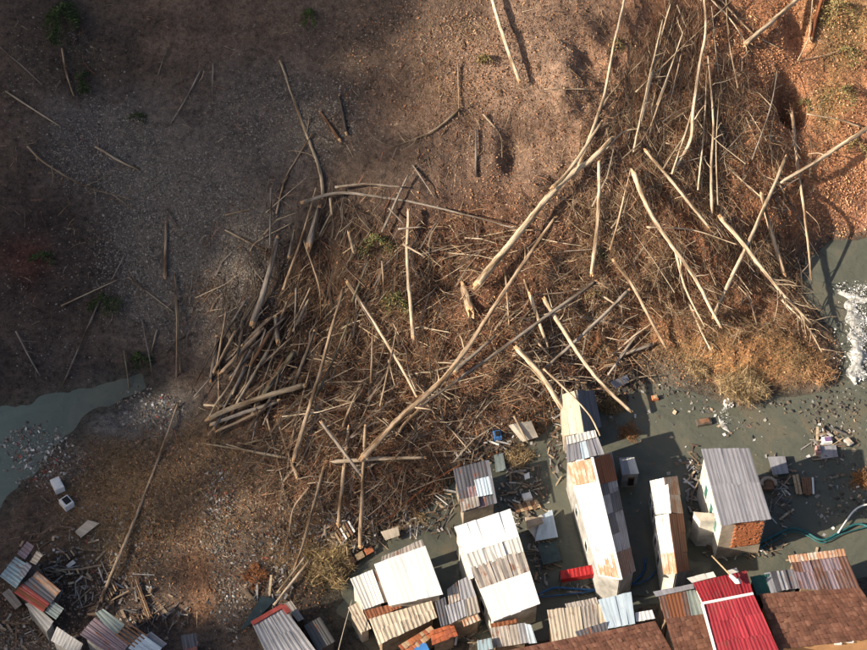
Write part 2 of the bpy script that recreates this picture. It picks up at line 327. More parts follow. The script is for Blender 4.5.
# ------------------------------------------------------------------ river
def mat_water():
    m, t, b = newmat('water', .12); b.inputs['Specular IOR Level'].default_value = .5; b.inputs['IOR'].default_value = 1.33
    g = nd(t, 'ShaderNodeNewGeometry'); sp = nd(t, 'ShaderNodeSeparateXYZ'); t.links.new(g.outputs['Position'], sp.inputs[0])
    n = nd(t, 'ShaderNodeTexNoise', Scale=.22, Detail=7., Roughness=.65, Distortion=1.5); t.links.new(g.outputs['Position'], n.inputs['Vector'])
    mr = nd(t, 'ShaderNodeMapRange'); t.links.new(sp.outputs[0], mr.inputs[0]); mr.inputs[1].default_value = -34.; mr.inputs[2].default_value = -22.
    c1 = ramp(t, n.outputs[0], [(.3, (.125, .16, .135)), (.7, (.165, .195, .165))]).outputs[0]
    c2 = ramp(t, n.outputs[0], [(.3, (.072, .076, .060)), (.5, (.100, .104, .082)), (.7, (.135, .118, .083))]).outputs[0]
    t.links.new(mixc(t, c1, c2, mr.outputs[0]), b.inputs['Base Color'])
    n2 = nd(t, 'ShaderNodeTexNoise', Scale=1.3, Detail=6., Distortion=.8); t.links.new(g.outputs['Position'], n2.inputs['Vector']); bump(t, b, n2.outputs[0], .6, .09)
mat_water()
def gridmesh(name, x0, x1, y0, y1, z, n, mat): 
    xs = np.linspace(x0, x1, n); ys = np.linspace(y0, y1, n); V = [(x, y, z) for y in ys for x in xs]
    return mesh(name, V, [(j*n+i, j*n+i+1, (j+1)*n+i+1, (j+1)*n+i) for j in range(n-1) for i in range(n-1)], mat)
river = link('river', gridmesh('river', -300, 300, -60, 70, 0., 20, M['water'])); river['kind'] = 'structure'
# ------------------------------------------------------------------ fallen trees and logs
def ends(P, R, k, rs, side):
    """splintered wood at a broken end"""
    i, j = (0, 1) if side == 0 else (-1, -2); d = unit(P[i]-P[j]); r = R[i]*.93
    up = np.array([0, 0, 1.]); a = unit(np.cross(d, up)); b = np.cross(a, d); V = []; n = 9
    for q, (rr, ext) in enumerate(((1., -.15), (.8, .9), (.45, .7))):
        for t in range(n):
            th = 2*math.pi*t/n; e = ext*R[i]*(1 if q == 0 else .3+2.2*rs.rand()**1.6)
            V.append(P[i]+d*e+rr*r*(math.cos(th)*a+math.sin(th)*b))
    V.append(P[i]+d*R[i]*.3)
    Fs = [(q*n+t, q*n+(t+1) % n, (q+1)*n+(t+1) % n, (q+1)*n+t) for q in range(2) for t in range(n)]+[(2*n+t, 2*n+(t+1) % n, 3*n) for t in range(n)]
    return V, Fs
def branch_path(p, d, L, rs, droop=.1):
    n = 6; P = [p]; d = unit(d)
    for i in range(n):
        d = unit(d+rs.normal(size=3)*.16+np.array([0, 0, -droop*.3])); q = P[-1]+d*L/n
        q[2] = max(q[2], float(Hh(q[0], q[1]))+.03); P.append(q)
    return np.array(P)
_n = [0]
def log(label, pts, w, bark='pale', lift=.12, br=0, taper=.6, brl=2., root=False, brz=(0., 1.), moss=None, cat=None, group='fallen trees of the landslide'):
    """pts: the log's line in the photograph, thick end first; w: width there in pixels"""
    _n[0] += 1; rs = RN(100+_n[0]); pp = smoothpath(pts, 4.); n = len(pp)
    e = hit(pp[[0, -1], 0], pp[[0, -1], 1], Hh); r0 = max(.035, w*mpp(e[0])/2*.84); s = np.linspace(0, 1, n); R = r0*(1-(1-taper)*s)
    zl = [max(0, e[0, 2])+r0*.5+lift, max(0, e[1, 2])+r0*taper*.5+lift]
    for it in range(10):
        z = zl[0]+(zl[1]-zl[0])*s; P = at_z(pp[:, 0], pp[:, 1], z); cl = P[:, 2]-np.maximum(Hh(P[:, 0], P[:, 1]), 0)-R*.25
        dfc = -cl; 
        if dfc.max() < .02: break
        i = int(dfc.argmax()); k = s[i]; zl[0] += dfc[i]*(1-k*.6)*.8; zl[1] += dfc[i]*(.4+k*.6)*.8
    P = P+np.cumsum(rs.normal(size=P.shape), 0)*np.array([.01, .01, .006])*min(1, r0*5)
    base = P[0].copy(); base[2] -= r0; mat = M['bark_'+bark]; big = w >= 4
    isT = br > 0 or root; name = 'fallen_tree' if isT else ('fallen_log' if w >= 3.4 else 'fallen_branch')
    cat = cat or ('tree' if isT else 'log' if w >= 3.4 else 'branch')
    V, Fs, UV = tube(P-base, R, 10 if big else 7, rs)
    if not (isT or big):
        o = link(name, mesh(name, V, Fs, mat, UV, True), None, base); tag(o, label, cat, group); return o
    o = empty(name, base); tag(o, label, cat, group)
    link('trunk', mesh('trunk', V, Fs, mat, UV, True), o)
    if big:
        for sd in (0, 1):
            if root and sd == 0: continue
            if sd == 1 and taper < .45: continue
            v, f = ends(P-base, R, 9, rs, sd); link('splintered_end', mesh('splintered_end', v, f, M['split_wood']), o)
    if root:
        d = unit(P[0]-P[1]); rv = []; rf = []
        for q in range(14):
            dd_ = unit(d*.5+rs.normal(size=3)); Pb = branch_path(P[0], dd_, r0*(3+3*rs.rand()), rs); v, f, u = tube(Pb-base, np.linspace(r0*.45, r0*.06, len(Pb)), 5, rs)
            rf += [tuple(x+len(rv) for x in ff) for ff in f]; rv += v
        link('root_plate', mesh('root_plate', rv, rf, M['bark_brown'], np.zeros((len(rv), 2)), True), o)
    for q in range(br):
        t = brz[0]+(brz[1]-brz[0])*(.12+.88*(q+rs.rand())/br) if br > 1 else brz[0]+(brz[1]-brz[0])*.6
        i = min(n-2, int(t*(n-1))); ax = unit(P[i+1]-P[i]); sd = unit(np.cross(ax, [0, 0, 1.]))*(1 if rs.rand() < .5 else -1)
        Pb = branch_path(P[i], ax*(.5+.7*rs.rand())+sd*(.5+.5*rs.rand())+np.array([0, 0, .35*rs.rand()]), brl*(.45+.8*rs.rand()), rs)
        rb = max(.03, min(R[i]*.45, .09)); v, f, u = tube(Pb-base, np.linspace(rb, rb*.3, len(Pb)), 5, rs)
        link('branch', mesh('branch', v, f, mat, u, True), o)
    return o
# --- upper left scree
L = log
L('thin grey stick at the far left edge high on the slope', [(0, 47), (22, 66), (42, 85)], 1.6, 'grey')
L('straight pale stick slanting down across the dark upper left slope', [(5, 91), (61, 127)], 2.2, 'pale')
L('short bowed tan stem just below the dark conifer spray', [(62, 48), (66, 72), (74, 96)], 2.6, 'tan')
L('short bright bare pole lying alone on the grey scree', [(95, 146), (116, 159), (139, 170)], 3.2, 'bright', taper=.8)
L('forked leafless branch on the dark left slope below the bright pole', [(27, 146), (45, 163), (82, 185), (132, 200)], 2.4, 'tan', br=5, brl=3.2, taper=.4)
L('dull straight stick on the scree high left of centre', [(200, 71), (186, 98), (170, 124)], 2.0, 'grey')
L('small thin twig pair high on the upper left slope', [(167, 48), (158, 75)], 1.5, 'grey', br=1, brl=2.)
L('slim upright stick left of the long pale forked pole', [(213, 63), (212, 101)], 1.4, 'grey')
L('split pale log standing out on the grey scree', [(165, 276), (166, 223)], 4.4, 'tan')
L('short dark stick above the split log on scree', [(167, 209), (177, 224)], 1.8, 'dark')
L('straight thin log running down scree towards the river bank', [(175, 274), (177, 325), (176, 377)], 2.8, 'tan')
L('second thin stem beside the straight log at the scree edge', [(178, 300), (180, 372)], 2.2, 'moss')
L('slender pale stick lying low across the shaded left slope', [(61, 306), (119, 279)], 2.2, 'pale')
L('short stick meeting the slender pale stick on left slope', [(124, 256), (112, 279)], 1.8, 'grey')
L('thin pale stick slanting to the straight log on the scree', [(128, 277), (175, 313)], 2.0, 'pale')
L('long thin stick reaching down to the teal water edge', [(101, 297), (91, 320), (62, 386)], 2.4, 'grey')
L('grey stick on the dark bank at far left', [(16, 331), (28, 355), (40, 376)], 2.2, 'grey', br=3, brl=2.)
L('upright short stick at the teal river margin', [(124, 350), (129, 388)], 2.8, 'moss')
L('short pale stake above the muddy river bend', [(157, 330), (151, 353)], 2.6, 'pale')
L('thin leaning stem beside the green plant on river bank', [(142, 320), (153, 378)], 2.0, 'grey')
L('curved thin branch hooked towards the grey mud', [(192, 333), (176, 342), (165, 355)], 2.0, 'dark')
L('long pole crossing the brown bank down to the wrecked sheds', [(101, 600), (124, 546), (150, 482), (180, 402)], 4.6, 'tan', taper=.5, lift=.3)
L('thick grey log end at the left rim of the timber pile', [(218, 340), (211, 380)], 6.5, 'grey')
# --- centre top
L('long pale forked pole pointing up the slope left of centre', [(323, 196), (319, 168), (299, 114), (280, 62)], 4.6, 'pale', br=2, brl=2.5, taper=.7, brz=(.2, .5))
L('thin crooked stem crossing the foot of the pale forked pole', [(276, 214), (285, 180), (296, 160), (313, 133)], 2.8, 'tan')
L('short broken log with raw orange end on upper slope', [(339, 139), (320, 112)], 5.0, 'brown')
L('dark grey upright log piece right of the orange broken log', [(346, 132), (339, 96)], 4.2, 'dark')
L('spreading branch with fan of twigs right of the broken log', [(460, 109), (432, 131), (390, 148)], 3.0, 'pale', br=9, brl=2.6, taper=.3, brz=(.3, 1.))
L('bright straight trunk entering from the top edge centre', [(519, 79), (506, 43), (492, -4)], 5.2, 'bright', taper=.85, lift=.45)
L('long bright thin trunk running from top edge to the great forked trunk', [(574, 176), (580, 163), (602, 102), (613, 51), (625, -4)], 4.6, 'bright', taper=.7, lift=.5)
L('thin bent stem crossing the long bright trunk', [(592, 140), (605, 102), (641, 61)], 2.2, 'pale', br=2, brl=2.)
L('short grey upright log on the brown upper slope', [(476, 177), (476, 129)], 3.6, 'grey')
L('bent pale branch right of the short grey upright log', [(483, 114), (500, 135), (502, 158)], 2.2, 'pale')
L('level thin twig on the upper centre slope', [(587, 89), (544, 89)], 1.8, 'pale')
L('hair thin upright stem at upper centre slope', [(458, 63), (459, 116)], 1.5, 'tan')
# --- upper right stems
L('slim bright stem at left of the upper right thicket', [(646, 92), (656, 48), (665, 23), (670, -4)], 2.8, 'bright', br=3, brl=2.)
L('tall pale curved trunk in the upper right thicket', [(676, 166), (690, 142), (693, 112), (699, 66), (705, 33), (704, -4)], 4.4, 'bright', br=4, brl=2.5, taper=.6, lift=.5)
L('straight pale trunk standing right beside the tall curved trunk', [(712, 214), (711, 165), (713, 132), (712, 101), (708, 56)], 3.8, 'bright', br=3, brl=2.5, lift=.5)
L('bright thick trunk end entering at top right corner', [(745, 44), (769, 23), (799, -4)], 6.2, 'bright', taper=.85, lift=.4)
L('thin branch arching from the top edge to the bright trunk end', [(709, -3), (731, 20), (745, 43), (748, 64)], 2.3, 'pale', br=3, brl=2.)
L('thin branch sloping right beneath the bright top right trunk', [(718, -3), (753, 33), (782, 49)], 2.2, 'pale', br=2, brl=2.)
L('dark reddish trunk at the top right edge', [(811, 38), (816, 18), (823, -4)], 7., 'red')
L('slender stem left of the dark reddish trunk', [(813, -3), (809, 36), (798, 60)], 2.0, 'pale')
L('fine bare twig across the orange top right slope', [(797, 61), (826, 55), (852, 46)], 1.5, 'tan')
L('thin bright pole at the right edge by the black hollow', [(861, 127), (836, 119), (807, 114)], 2.4, 'bright')
L('thick bright trunk slanting in from the right edge', [(872, 125), (820, 160), (779, 184)], 5.4, 'bright', br=3, brl=2., taper=.75, lift=.6)
L('long straight trunk dropping from black hollow to the stream', [(792, 112), (797, 160), (805, 210), (812, 279)], 4.6, 'tan', br=4, brl=2.5, taper=.5, lift=.5, root=True)
L('short stem crossing the thicket near the top edge', [(677, 5), (695, 48)], 2.2, 'pale')
L('low pale branch left of the tall curved trunk', [(688, 110), (658, 129)], 2.2, 'pale', br=2, brl=1.5)
L('fine arched twig under the tall curved trunk', [(666, 143), (690, 149), (707, 162)], 1.8, 'pale')
L('bright straight pole slanting down right through the thicket', [(646, 151), (677, 188), (708, 227)], 4.4, 'bright', taper=.75, lift=.7)
L('thin stick below the orange hollow slope', [(746, 117), (766, 164)], 1.7, 'tan')
L('thin stick leaning left right of the straight pale trunk', [(738, 109), (720, 152)], 1.7, 'tan')
L('slim stem in the left thicket rising to the top edge', [(652, 108), (665, 50), (676, 8)], 2.2, 'pale', br=2, brl=1.6)
L('slim twin stem between the thicket trunks', [(668, 110), (680, 60), (690, 12)], 2.0, 'tan', br=2, brl=1.6)
L('slim leaning stem right of the tall curved trunk top', [(722, 95), (716, 50), (712, 6)], 2.0, 'pale', br=2, brl=1.6)
for lb, pts, w, bk in [('thin pale stem left in the bundle at the thicket top', [(642, 121), (655, 62), (671, 4)], 2.6, 'bright'), ('crooked pale stem just inside the left thicket edge', [(633, 152), (648, 85), (663, 20)], 2.8, 'pale'),
    ('short bright stem in the middle of the thicket bundle', [(657, 105), (670, 70), (684, 30)], 2.4, 'bright'), ('slim tan stem low in the thicket bundle', [(651, 126), (664, 90), (679, 46)], 2.2, 'tan'), ('pale stem forking left from the tall curved trunk', [(672, 174), (685, 135), (697, 94)], 3., 'bright'),
    ('lower pale stem leaning from the tall curved trunk', [(663, 169), (682, 140), (701, 110)], 2.4, 'pale'), ('long thin stem crossing the thicket from the top edge', [(636, 92), (690, 40), (735, -3)], 2.2, 'pale'), ('thin straight stem between curved trunk and straight pale trunk', [(698, 190), (704, 130), (707, 70)], 2.4, 'bright'),
    ('slender twin of the straight pale trunk on its right', [(718, 205), (716, 150), (719, 98)], 2.2, 'pale'), ('thin stem right of the bundle reaching the top edge', [(738, 88), (729, 40), (726, -3)], 2., 'tan'), ('slight grey stem beside the black hollow left rim', [(752, 160), (770, 110), (778, 70)], 2., 'grey'), ('fine stem sloping to the great trunk fork from right', [(640, 128), (622, 133), (606, 150)], 2.4, 'pale')]:
    L(lb, pts, w, bk, .6, br=2, brl=1.6)
# --- log jam left
L('long bowed trunk lying level across the upper jam', [(303, 202), (337, 193), (375, 196), (435, 207), (517, 229)], 4.4, 'grey', taper=.35, lift=.9)
L('shorter level trunk just above the long bowed trunk', [(335, 187), (367, 184), (402, 187)], 3.6, 'grey', lift=.6)
L('thin leaning log crossing the bowed trunk', [(382, 232), (408, 175)], 3.4, 'grey', lift=.5)
L('short stick beneath the bowed trunk at right', [(389, 208), (403, 223)], 2.8, 'grey', lift=.5)
L('upright bare log with yellowish broken foot in mid jam', [(413, 336), (407, 262), (408, 211)], 5.4, 'bright', taper=.7, lift=.6)
L('thick dark broken log upper left of the jam', [(309, 244), (319, 208)], 9., 'grey', lift=.4)
L('thin vertical stem left of the thick dark broken log', [(271, 188), (270, 246)], 2.6, 'grey', lift=.3)
L('thick smooth grey trunk at the left side of the jam', [(253, 322), (266, 287), (277, 239)], 8., 'grey', taper=.75, lift=.5)
L('pale short log pointing off the jam onto scree', [(266, 251), (225, 230)], 3.4, 'pale')
L('curved thin branch above the thick smooth grey trunk', [(250, 251), (258, 241), (291, 223)], 2.4, 'pale')
L('long thin log slanting left of centre jam', [(283, 290), (299, 244), (316, 188)], 3.4, 'tan', lift=.6)
L('stub of grey log between two slanting logs', [(289, 256), (294, 231)], 4., 'grey', lift=.5)
L('wavy thin stem through the middle of the jam', [(304, 241), (319, 287), (321, 318)], 2.6, 'tan', lift=.6)
L('bright barkless trunk slanting through the jam centre', [(348, 283), (375, 325), (403, 371), (416, 396)], 4.6, 'bright', br=3, brl=2., taper=.6, lift=.8)
L('thin stem above the right end of the bowed trunk', [(413, 165), (435, 198)], 2.0, 'grey')
L('thin stem right of the upright yellow footed log', [(413, 235), (433, 259)], 2.2, 'tan')
L('short bright plank crossing the upright yellow footed log', [(403, 244), (424, 256)], 3.2, 'bright', lift=1.2)
L('short level stick under the bowed trunk', [(398, 229), (422, 227)], 2.4, 'grey', lift=1.)
L('loose twig at the scree margin left of the jam', [(225, 215), (252, 209)], 2., 'tan', br=2, brl=1.5)
L('short upright stake in the green tuft of jam', [(382, 261), (384, 293)], 3., 'tan', lift=.8)
L('mossy stem slanting through the mid jam', [(352, 302), (368, 261)], 3., 'moss', lift=.8)
L('stubby log with fresh pale break upper mid jam', [(349, 234), (353, 252)], 4.4, 'pale', lift=.7)
L('small stub standing under the bowed trunk', [(332, 215), (330, 198)], 3.6, 'pale', lift=.5)
# --- stacked timber at left of jam
for lb, pts, w, bk, lf in [
    ('grey split log topmost in the fanned timber pile', [(266, 322), (243, 345)], 5.5, 'grey', .5), ('tan log second from top in the fanned timber pile', [(261, 330), (222, 372)], 5.2, 'tan', .6),
    ('short grey log tucked inside the fanned timber pile', [(253, 348), (230, 378)], 4.4, 'grey', .4), ('brown log on the right flank of the fanned timber pile', [(269, 333), (250, 366)], 4.6, 'brown', .7),
    ('long thin grey log along the lower timber fan', [(246, 367), (214, 428)], 4.2, 'grey', .7), ('long pale log across the lower timber fan', [(267, 352), (236, 405)], 4.2, 'pale', .9),
    ('slim tan log beside the long pale log in timber fan', [(253, 374), (230, 407)], 3.6, 'tan', .6), ('thick mossy log right of the timber fan', [(294, 353), (263, 396)], 7.6, 'moss', .6),
    ('bulky pale log lying low across the foot of timber fan', [(303, 386), (240, 405), (208, 419)], 7., 'pale', 1.), ('straight grey log just under the bulky pale log', [(277, 401), (211, 425)], 5., 'grey', .5),
    ('lowest thin log at the foot of the timber fan', [(263, 410), (217, 431)], 4., 'tan', .4), ('dark log with bright broken tip right of the timber fan', [(294, 387), (314, 333)], 5., 'dark', .9),
    ('short thick grey butt above the mossy log', [(278, 340), (276, 318)], 6.4, 'grey', .6), ('stout grey log at the left tip of timber fan', [(216, 372), (217, 338)], 6., 'dark', .3),
    ('slim log leaning at the upper left of the timber fan', [(213, 373), (235, 332)], 4.2, 'tan', .5), ('short bright stub sticking left out of the timber fan', [(226, 406), (204, 405)], 3.4, 'bright', .5),
    ('slender tan log along the upper edge of timber fan', [(272, 316), (248, 339)], 3.6, 'tan', .8), ('brown pole lying between the mossy log and timber fan', [(284, 358), (258, 402)], 3.6, 'brown', .6)]:
    L(lb, pts, w, bk, lf, taper=.8, group='fanned pile of snapped logs')
rs_ = RN(55)
ORD = 'first second third fourth fifth sixth seventh eighth ninth tenth eleventh twelfth thirteenth fourteenth fifteenth sixteenth seventeenth eighteenth nineteenth twentieth'.split()
for k in range(34):
    half = 'upper' if k < 17 else 'lower'; x, y = 288-86*rs_.rand(), 308+112*(k+.5*rs_.rand())/34; x = x+(y-360)*-.3; a = math.radians(117+rs_.normal()*15); l = 22+40*rs_.rand()
    L('slim %s snapped log, %s from the top in the %s left timber fan' % (['grey', 'tan', 'pale', 'dark'][k % 4], ORD[k % 17], half), [(x+l/2*math.cos(a)*-1, y-l/2*math.sin(a)), (x+l/2*math.cos(a), y+l/2*math.sin(a))], 1.8+1.5*rs_.rand(), ['grey', 'tan', 'pale', 'dark'][k % 4], .3+.7*rs_.rand(), taper=.8, cat='log', group='slim logs of the timber fan')
L('long yellowish trunk running down from the jam centre', [(294, 459), (311, 404), (321, 371), (336, 318), (345, 288)], 6., 'tan', taper=.6, lift=1.)
L('thin green mossy stem beside the long yellowish trunk', [(316, 397), (332, 363), (350, 320)], 3.2, 'moss', lift=.8)
L('slim pole left along the long yellowish trunk', [(291, 443), (303, 395), (316, 347)], 3.2, 'tan', lift=.6)
L('pale log pointing down below the timber fan', [(297, 477), (277, 421)], 4.4, 'tan', lift=.4)
L('thin stem falling to the rubble below the timber fan', [(267, 419), (275, 452), (283, 487)], 2.6, 'tan', lift=.3)
L('long level pole on the rubble left below the jam', [(287, 458), (245, 450), (203, 443)], 3.6, 'pale', lift=.3)
L('short level stick above the long level pole', [(245, 444), (271, 438)], 3., 'pale', lift=.3)
L('grey straight log crossing the pale log with red roots', [(322, 423), (361, 474)], 4.4, 'grey', taper=.85, lift=1.4)
L('pale level log with red root ball at lower jam', [(330, 462), (376, 459), (424, 458)], 5.2, 'bright', root=True, taper=.7, lift=.9)
L('upright tan pole left of two below the pale level log', [(338, 524), (342, 485), (348, 428)], 5., 'tan', taper=.7, lift=.6)
L('upright tan pole right of two below the pale level log', [(360, 546), (362, 485), (365, 427)], 5.2, 'tan', taper=.7, lift=.7)
L('slim upright stem in mid jam left of the reddish brush', [(371, 383), (373, 330)], 3., 'tan', lift=.7)
L('bent tan stem above the two upright tan poles', [(342, 428), (360, 386)], 4., 'tan', lift=.7)
L('tan log slanting right below the long diagonal tree', [(397, 433), (436, 391)], 5., 'tan', lift=.5)
L('thin leaning stem right of the bright barkless trunk', [(380, 406), (398, 322)], 2.4, 'tan', lift=.6)
L('bowed tan trunk running to the dry bush beside the sheds', [(326, 463), (319, 485), (304, 541), (294, 571)], 4., 'tan', taper=.7, lift=.4)
L('curved branch left of the bowed tan trunk', [(312, 484), (294, 508), (289, 533), (283, 552)], 3., 'tan', lift=.3)
L('pale pole end resting on the grey red-edged roof', [(310, 560), (273, 605)], 3.6, 'bright', taper=.9, lift=.9)
L('thin pole left along the pale pole by the roof', [(305, 557), (277, 593)], 3., 'pale', taper=.9, lift=.6)
L('short stick on the rubble left of the curved branch', [(282, 485), (289, 508)], 2.6, 'grey')
L('long dark red stick sloping down to the white roofed house', [(462, 464), (428, 485), (388, 519)], 3., 'red', lift=.4)
# --- centre great trees
L('great forked pale trunk slanting across the centre', [(477, 284), (506, 249), (557, 188), (592, 160), (613, 139)], 9.6, 'pale', taper=.62, lift=.9)
L('pale fork limb branching off the great centre trunk', [(553, 187), (568, 172), (590, 140), (602, 122)], 5., 'pale', taper=.6, lift=1.3)
L('splintered stump of wood at the foot of the great trunk', [(470, 309), (464, 287)], 12., 'tan', taper=.7, lift=.1)
L('very long brown tree lying diagonally below the great trunk', [(363, 457), (400, 418), (445, 376), (482, 325), (519, 269), (554, 218)], 8., 'tan', taper=.5, lift=1.1, br=5, brl=2.)
L('upright pale trunk right of the great forked trunk', [(592, 273), (599, 211), (600, 162)], 5., 'bright', taper=.75, lift=.7)
L('slim bowed stem right of the upright pale trunk', [(610, 250), (618, 223), (632, 168)], 3.2, 'tan', taper=.6, lift=.5)
L('long bright forking trunk sloping through right brushwood', [(634, 173), (650, 213), (672, 246), (698, 284), (720, 327)], 6.4, 'bright', taper=.55, lift=.8, br=6, brl=2.5, brz=(.4, 1.))
L('thin fork limb left of the long bright forking trunk', [(675, 249), (685, 287), (705, 327)], 3.2, 'bright', lift=.6)
L('brown straight log from the centre brush to right', [(614, 261), (633, 287), (665, 346)], 4.4, 'tan', taper=.8, lift=.6)
L('long straight grey trunk slanting across the lower centre', [(595, 282), (541, 320), (481, 363), (418, 407)], 4.8, 'grey', taper=.6, lift=1.6)
L('second straight grey trunk parallel right of the long grey one', [(628, 291), (599, 320), (544, 369)], 4.6, 'grey', taper=.75, lift=1.)
L('long pale trunk reaching from the brush out over the water', [(545, 300), (557, 320), (582, 358), (605, 386), (631, 411)], 5.4, 'bright', taper=.7, lift=1.1)
L('thick pale trunk fallen onto the beige flat roof slab', [(518, 349), (542, 376), (562, 409), (578, 436)], 6.6, 'pale', taper=.75, lift=1.6)
L('stout bright log stub above the crossing grey trunks', [(530, 295), (539, 322), (547, 346)], 5., 'bright', lift=.5)
L('thin stem falling right across the beige slab to house', [(544, 369), (572, 396), (590, 416), (600, 436)], 2.8, 'pale', taper=.7, lift=2.4)
L('short tan log beneath the stout bright stub', [(535, 339), (554, 361)], 3.2, 'tan', lift=.7)
L('broken grey log beside the very long brown tree', [(455, 371), (496, 335)], 5.4, 'grey', lift=.6)
L('pale stick leaning over the small concrete ledge', [(514, 416), (528, 443)], 2.8, 'pale', lift=.8)
L('short brown upright log below the long grey trunk', [(446, 391), (445, 433)], 4., 'brown', lift=.4)
L('thin upright stem below the splintered stump', [(505, 267), (509, 325)], 2.6, 'tan', lift=.4)
L('crooked thin log right of the thin upright stem', [(524, 279), (539, 322)], 3., 'tan', lift=.4)
L('grey log near the flooded edge right of the parallel trunks', [(640, 330), (608, 376)], 4., 'grey', lift=.4)
L('stubby grey log by the right flooded edge', [(652, 344), (625, 354)], 5., 'grey', lift=.3)
# --- right brush
L('stout trunk with clawlike branches above the stream', [(721, 218), (743, 244), (774, 284), (785, 297), (812, 325)], 6.2, 'pale', taper=.4, lift=.7, br=16, brl=2.6, brz=(.45, 1.))
L('long thin trunk leaning left across the right brush', [(714, 316), (736, 269), (748, 244), (769, 198), (786, 158)], 5., 'pale', taper=.9, lift=.6)
L('pinkish brown log pointing down to the stream pool', [(784, 273), (770, 228), (761, 194)], 5.4, 'tan', taper=.85, lift=.5)
L('thin dark stem right of the pinkish brown log', [(780, 185), (807, 234)], 2.2, 'grey')
L('fine arched branch crossing the long bright forking trunk', [(647, 227), (693, 230), (739, 245)], 2.2, 'bright', lift=.9)
L('thin pale stick left of the thin fork limb', [(660, 262), (686, 286)], 2.4, 'pale', br=2, brl=1.6)
L('pale branching crown on the tan spit by the river', [(690, 305), (703, 335), (712, 352)], 3., 'bright', br=8, brl=2.4, lift=.5)
L('bare twiggy branch on the right tip of the tan spit', [(782, 300), (806, 325), (822, 352)], 3., 'bright', br=8, brl=2.4, lift=.4)
L('slender leaning stem in the right brush near thick trunk', [(756, 250), (732, 288)], 2.2, 'tan', br=3, brl=1.8)
# ------------------------------------------------------------------ loose ground cover that nobody could count
def sample(regions, seed):
    rs = RN(seed); PX = []; A = []
    for i, (cx, cy, rx, ry, n) in enumerate(regions):
        a = rs.rand(n)*2*math.pi; r = np.sqrt(rs.rand(n))*(.75+.5*rs.rand(n)); PX.append(np.stack([cx+rx*r*np.cos(a), cy+ry*r*np.sin(a)], 1)); A.append(np.full(n, i))
    P = np.vstack(PX); return P, np.concatenate(A), rs
def stones(name, label, regions, size, cols, seed, mat='stone', flat=.6, cat='stones', sink=.2, water=False, power=2.6):
    P, A, rs = sample(regions, seed); p = hit(P[:, 0], P[:, 1], Hh); ok = (p[:, 2] > (.02 if not water else -9)) & (P[:, 0] > -60) & (P[:, 0] < 930)
    p = p[ok]; n = len(p); p[:, 2] = np.maximum(p[:, 2], 0)
    r = size[0]+(size[1]-size[0])*rs.rand(n)**power; o = np.array([[1, 0, 0], [0, 1, 0], [-1, 0, 0], [0, -1, 0], [0, 0, 1], [0, 0, -1]], float)
    th = rs.rand(n)*6.28; ct, st = np.cos(th), np.sin(th); V = o[None]*(.55+.9*rs.rand(n, 6, 1)); V[:, :, 2] *= flat
    tl = rs.normal(size=(n, 1))*.35; V[:, :, 2] += V[:, :, 0]*tl
    X = V[:, :, 0]*ct[:, None]-V[:, :, 1]*st[:, None]; Y = V[:, :, 0]*st[:, None]+V[:, :, 1]*ct[:, None]; V = np.stack([X, Y, V[:, :, 2]], -1)*r[:, None, None]+(p+np.array([0, 0, 1])*(r*flat*.4-r*sink)[:, None])[:, None]
    T = np.array([[0, 1, 4], [1, 2, 4], [2, 3, 4], [3, 0, 4], [1, 0, 5], [2, 1, 5], [3, 2, 5], [0, 3, 5]])
    T = (T[None]+6*np.arange(n)[:, None, None]).reshape(-1, 3); c = np.array(cols)[rs.randint(len(cols), size=n)]*(.65+.7*rs.rand(n, 1))
    o = link(name, bigmesh(name, V.reshape(-1, 3), T, np.repeat(c, 6, 0), M[mat])); tag(o, label, cat, None, 'stuff')
def twigs(name, label, regions, cols, seed, L=(.5, 2.), r=(.012, .035), ang=None, lift=(0, .5), cat='brushwood', rise=.25, bend=.09, mat='brush', patch=-.02):
    """ang: per region (mean image angle in degrees or None, spread)"""
    P, A, rs = sample(regions, seed); p = hit(P[:, 0], P[:, 1], Hh); ok = (p[:, 2] > .02) & (fbm(p[:, 0]/2.6+seed, p[:, 1]/2.6, 3)+.25*rs.normal(size=len(p)) > patch); p = p[ok]; A = A[ok]; n = len(p)
    ang = ang or [(None, 0)]*len(regions)
    th = np.array([rs.rand()*6.28 if ang[a][0] is None else math.radians(ang[a][0]+rs.normal()*ang[a][1]) for a in A])
    ln = L[0]+(L[1]-L[0])*rs.rand(n)**2.2
    d = np.stack([np.cos(th), np.sin(th), np.zeros(n)], 1); gx = (Hh(p[:, 0]+d[:, 0], p[:, 1]+d[:, 1])-Hh(p[:, 0]-d[:, 0], p[:, 1]-d[:, 1]))/2
    d[:, 2] = gx+rs.normal(size=n)*rise; d = unit(d); p[:, 2] += lift[0]+(lift[1]-lift[0])*rs.rand(n)**1.7
    sd = unit(np.cross(d, [0, 0, 1.])); upv = np.cross(sd, d); rad = r[0]+(r[1]-r[0])*rs.rand(n)**2.5; bd = rs.normal(size=(n, 1))*bend*ln[:, None]; bz = rs.rand(n, 1)*bend*ln[:, None]*.5
    V = []
    for q, f in enumerate((-.5, 0., .5)):
        c = p+d*(ln*f)[:, None]+(sd*bd+upv*bz if q == 1 else 0); rr = rad*(1., .8, .35)[q]
        for j in range(3):
            t = 2.094*j; V.append(c+(sd*math.cos(t)+upv*math.sin(t))*rr[:, None])
    V = np.stack(V, 1); T = []
    for q in range(2):
        for j in range(3):
            a = q*3+j; b = q*3+(j+1) % 3; T += [[a, b, b+3], [a, b+3, a+3]]
    T = (np.array(T)[None]+9*np.arange(n)[:, None, None]).reshape(-1, 3); c = np.array(cols)[rs.randint(len(cols), size=n)]*(.5+.75*rs.rand(n, 1)**1.5)
    o = link(name, bigmesh(name, V.reshape(-1, 3), T, np.repeat(c, 9, 0), M[mat])); tag(o, label, cat, None, 'stuff')
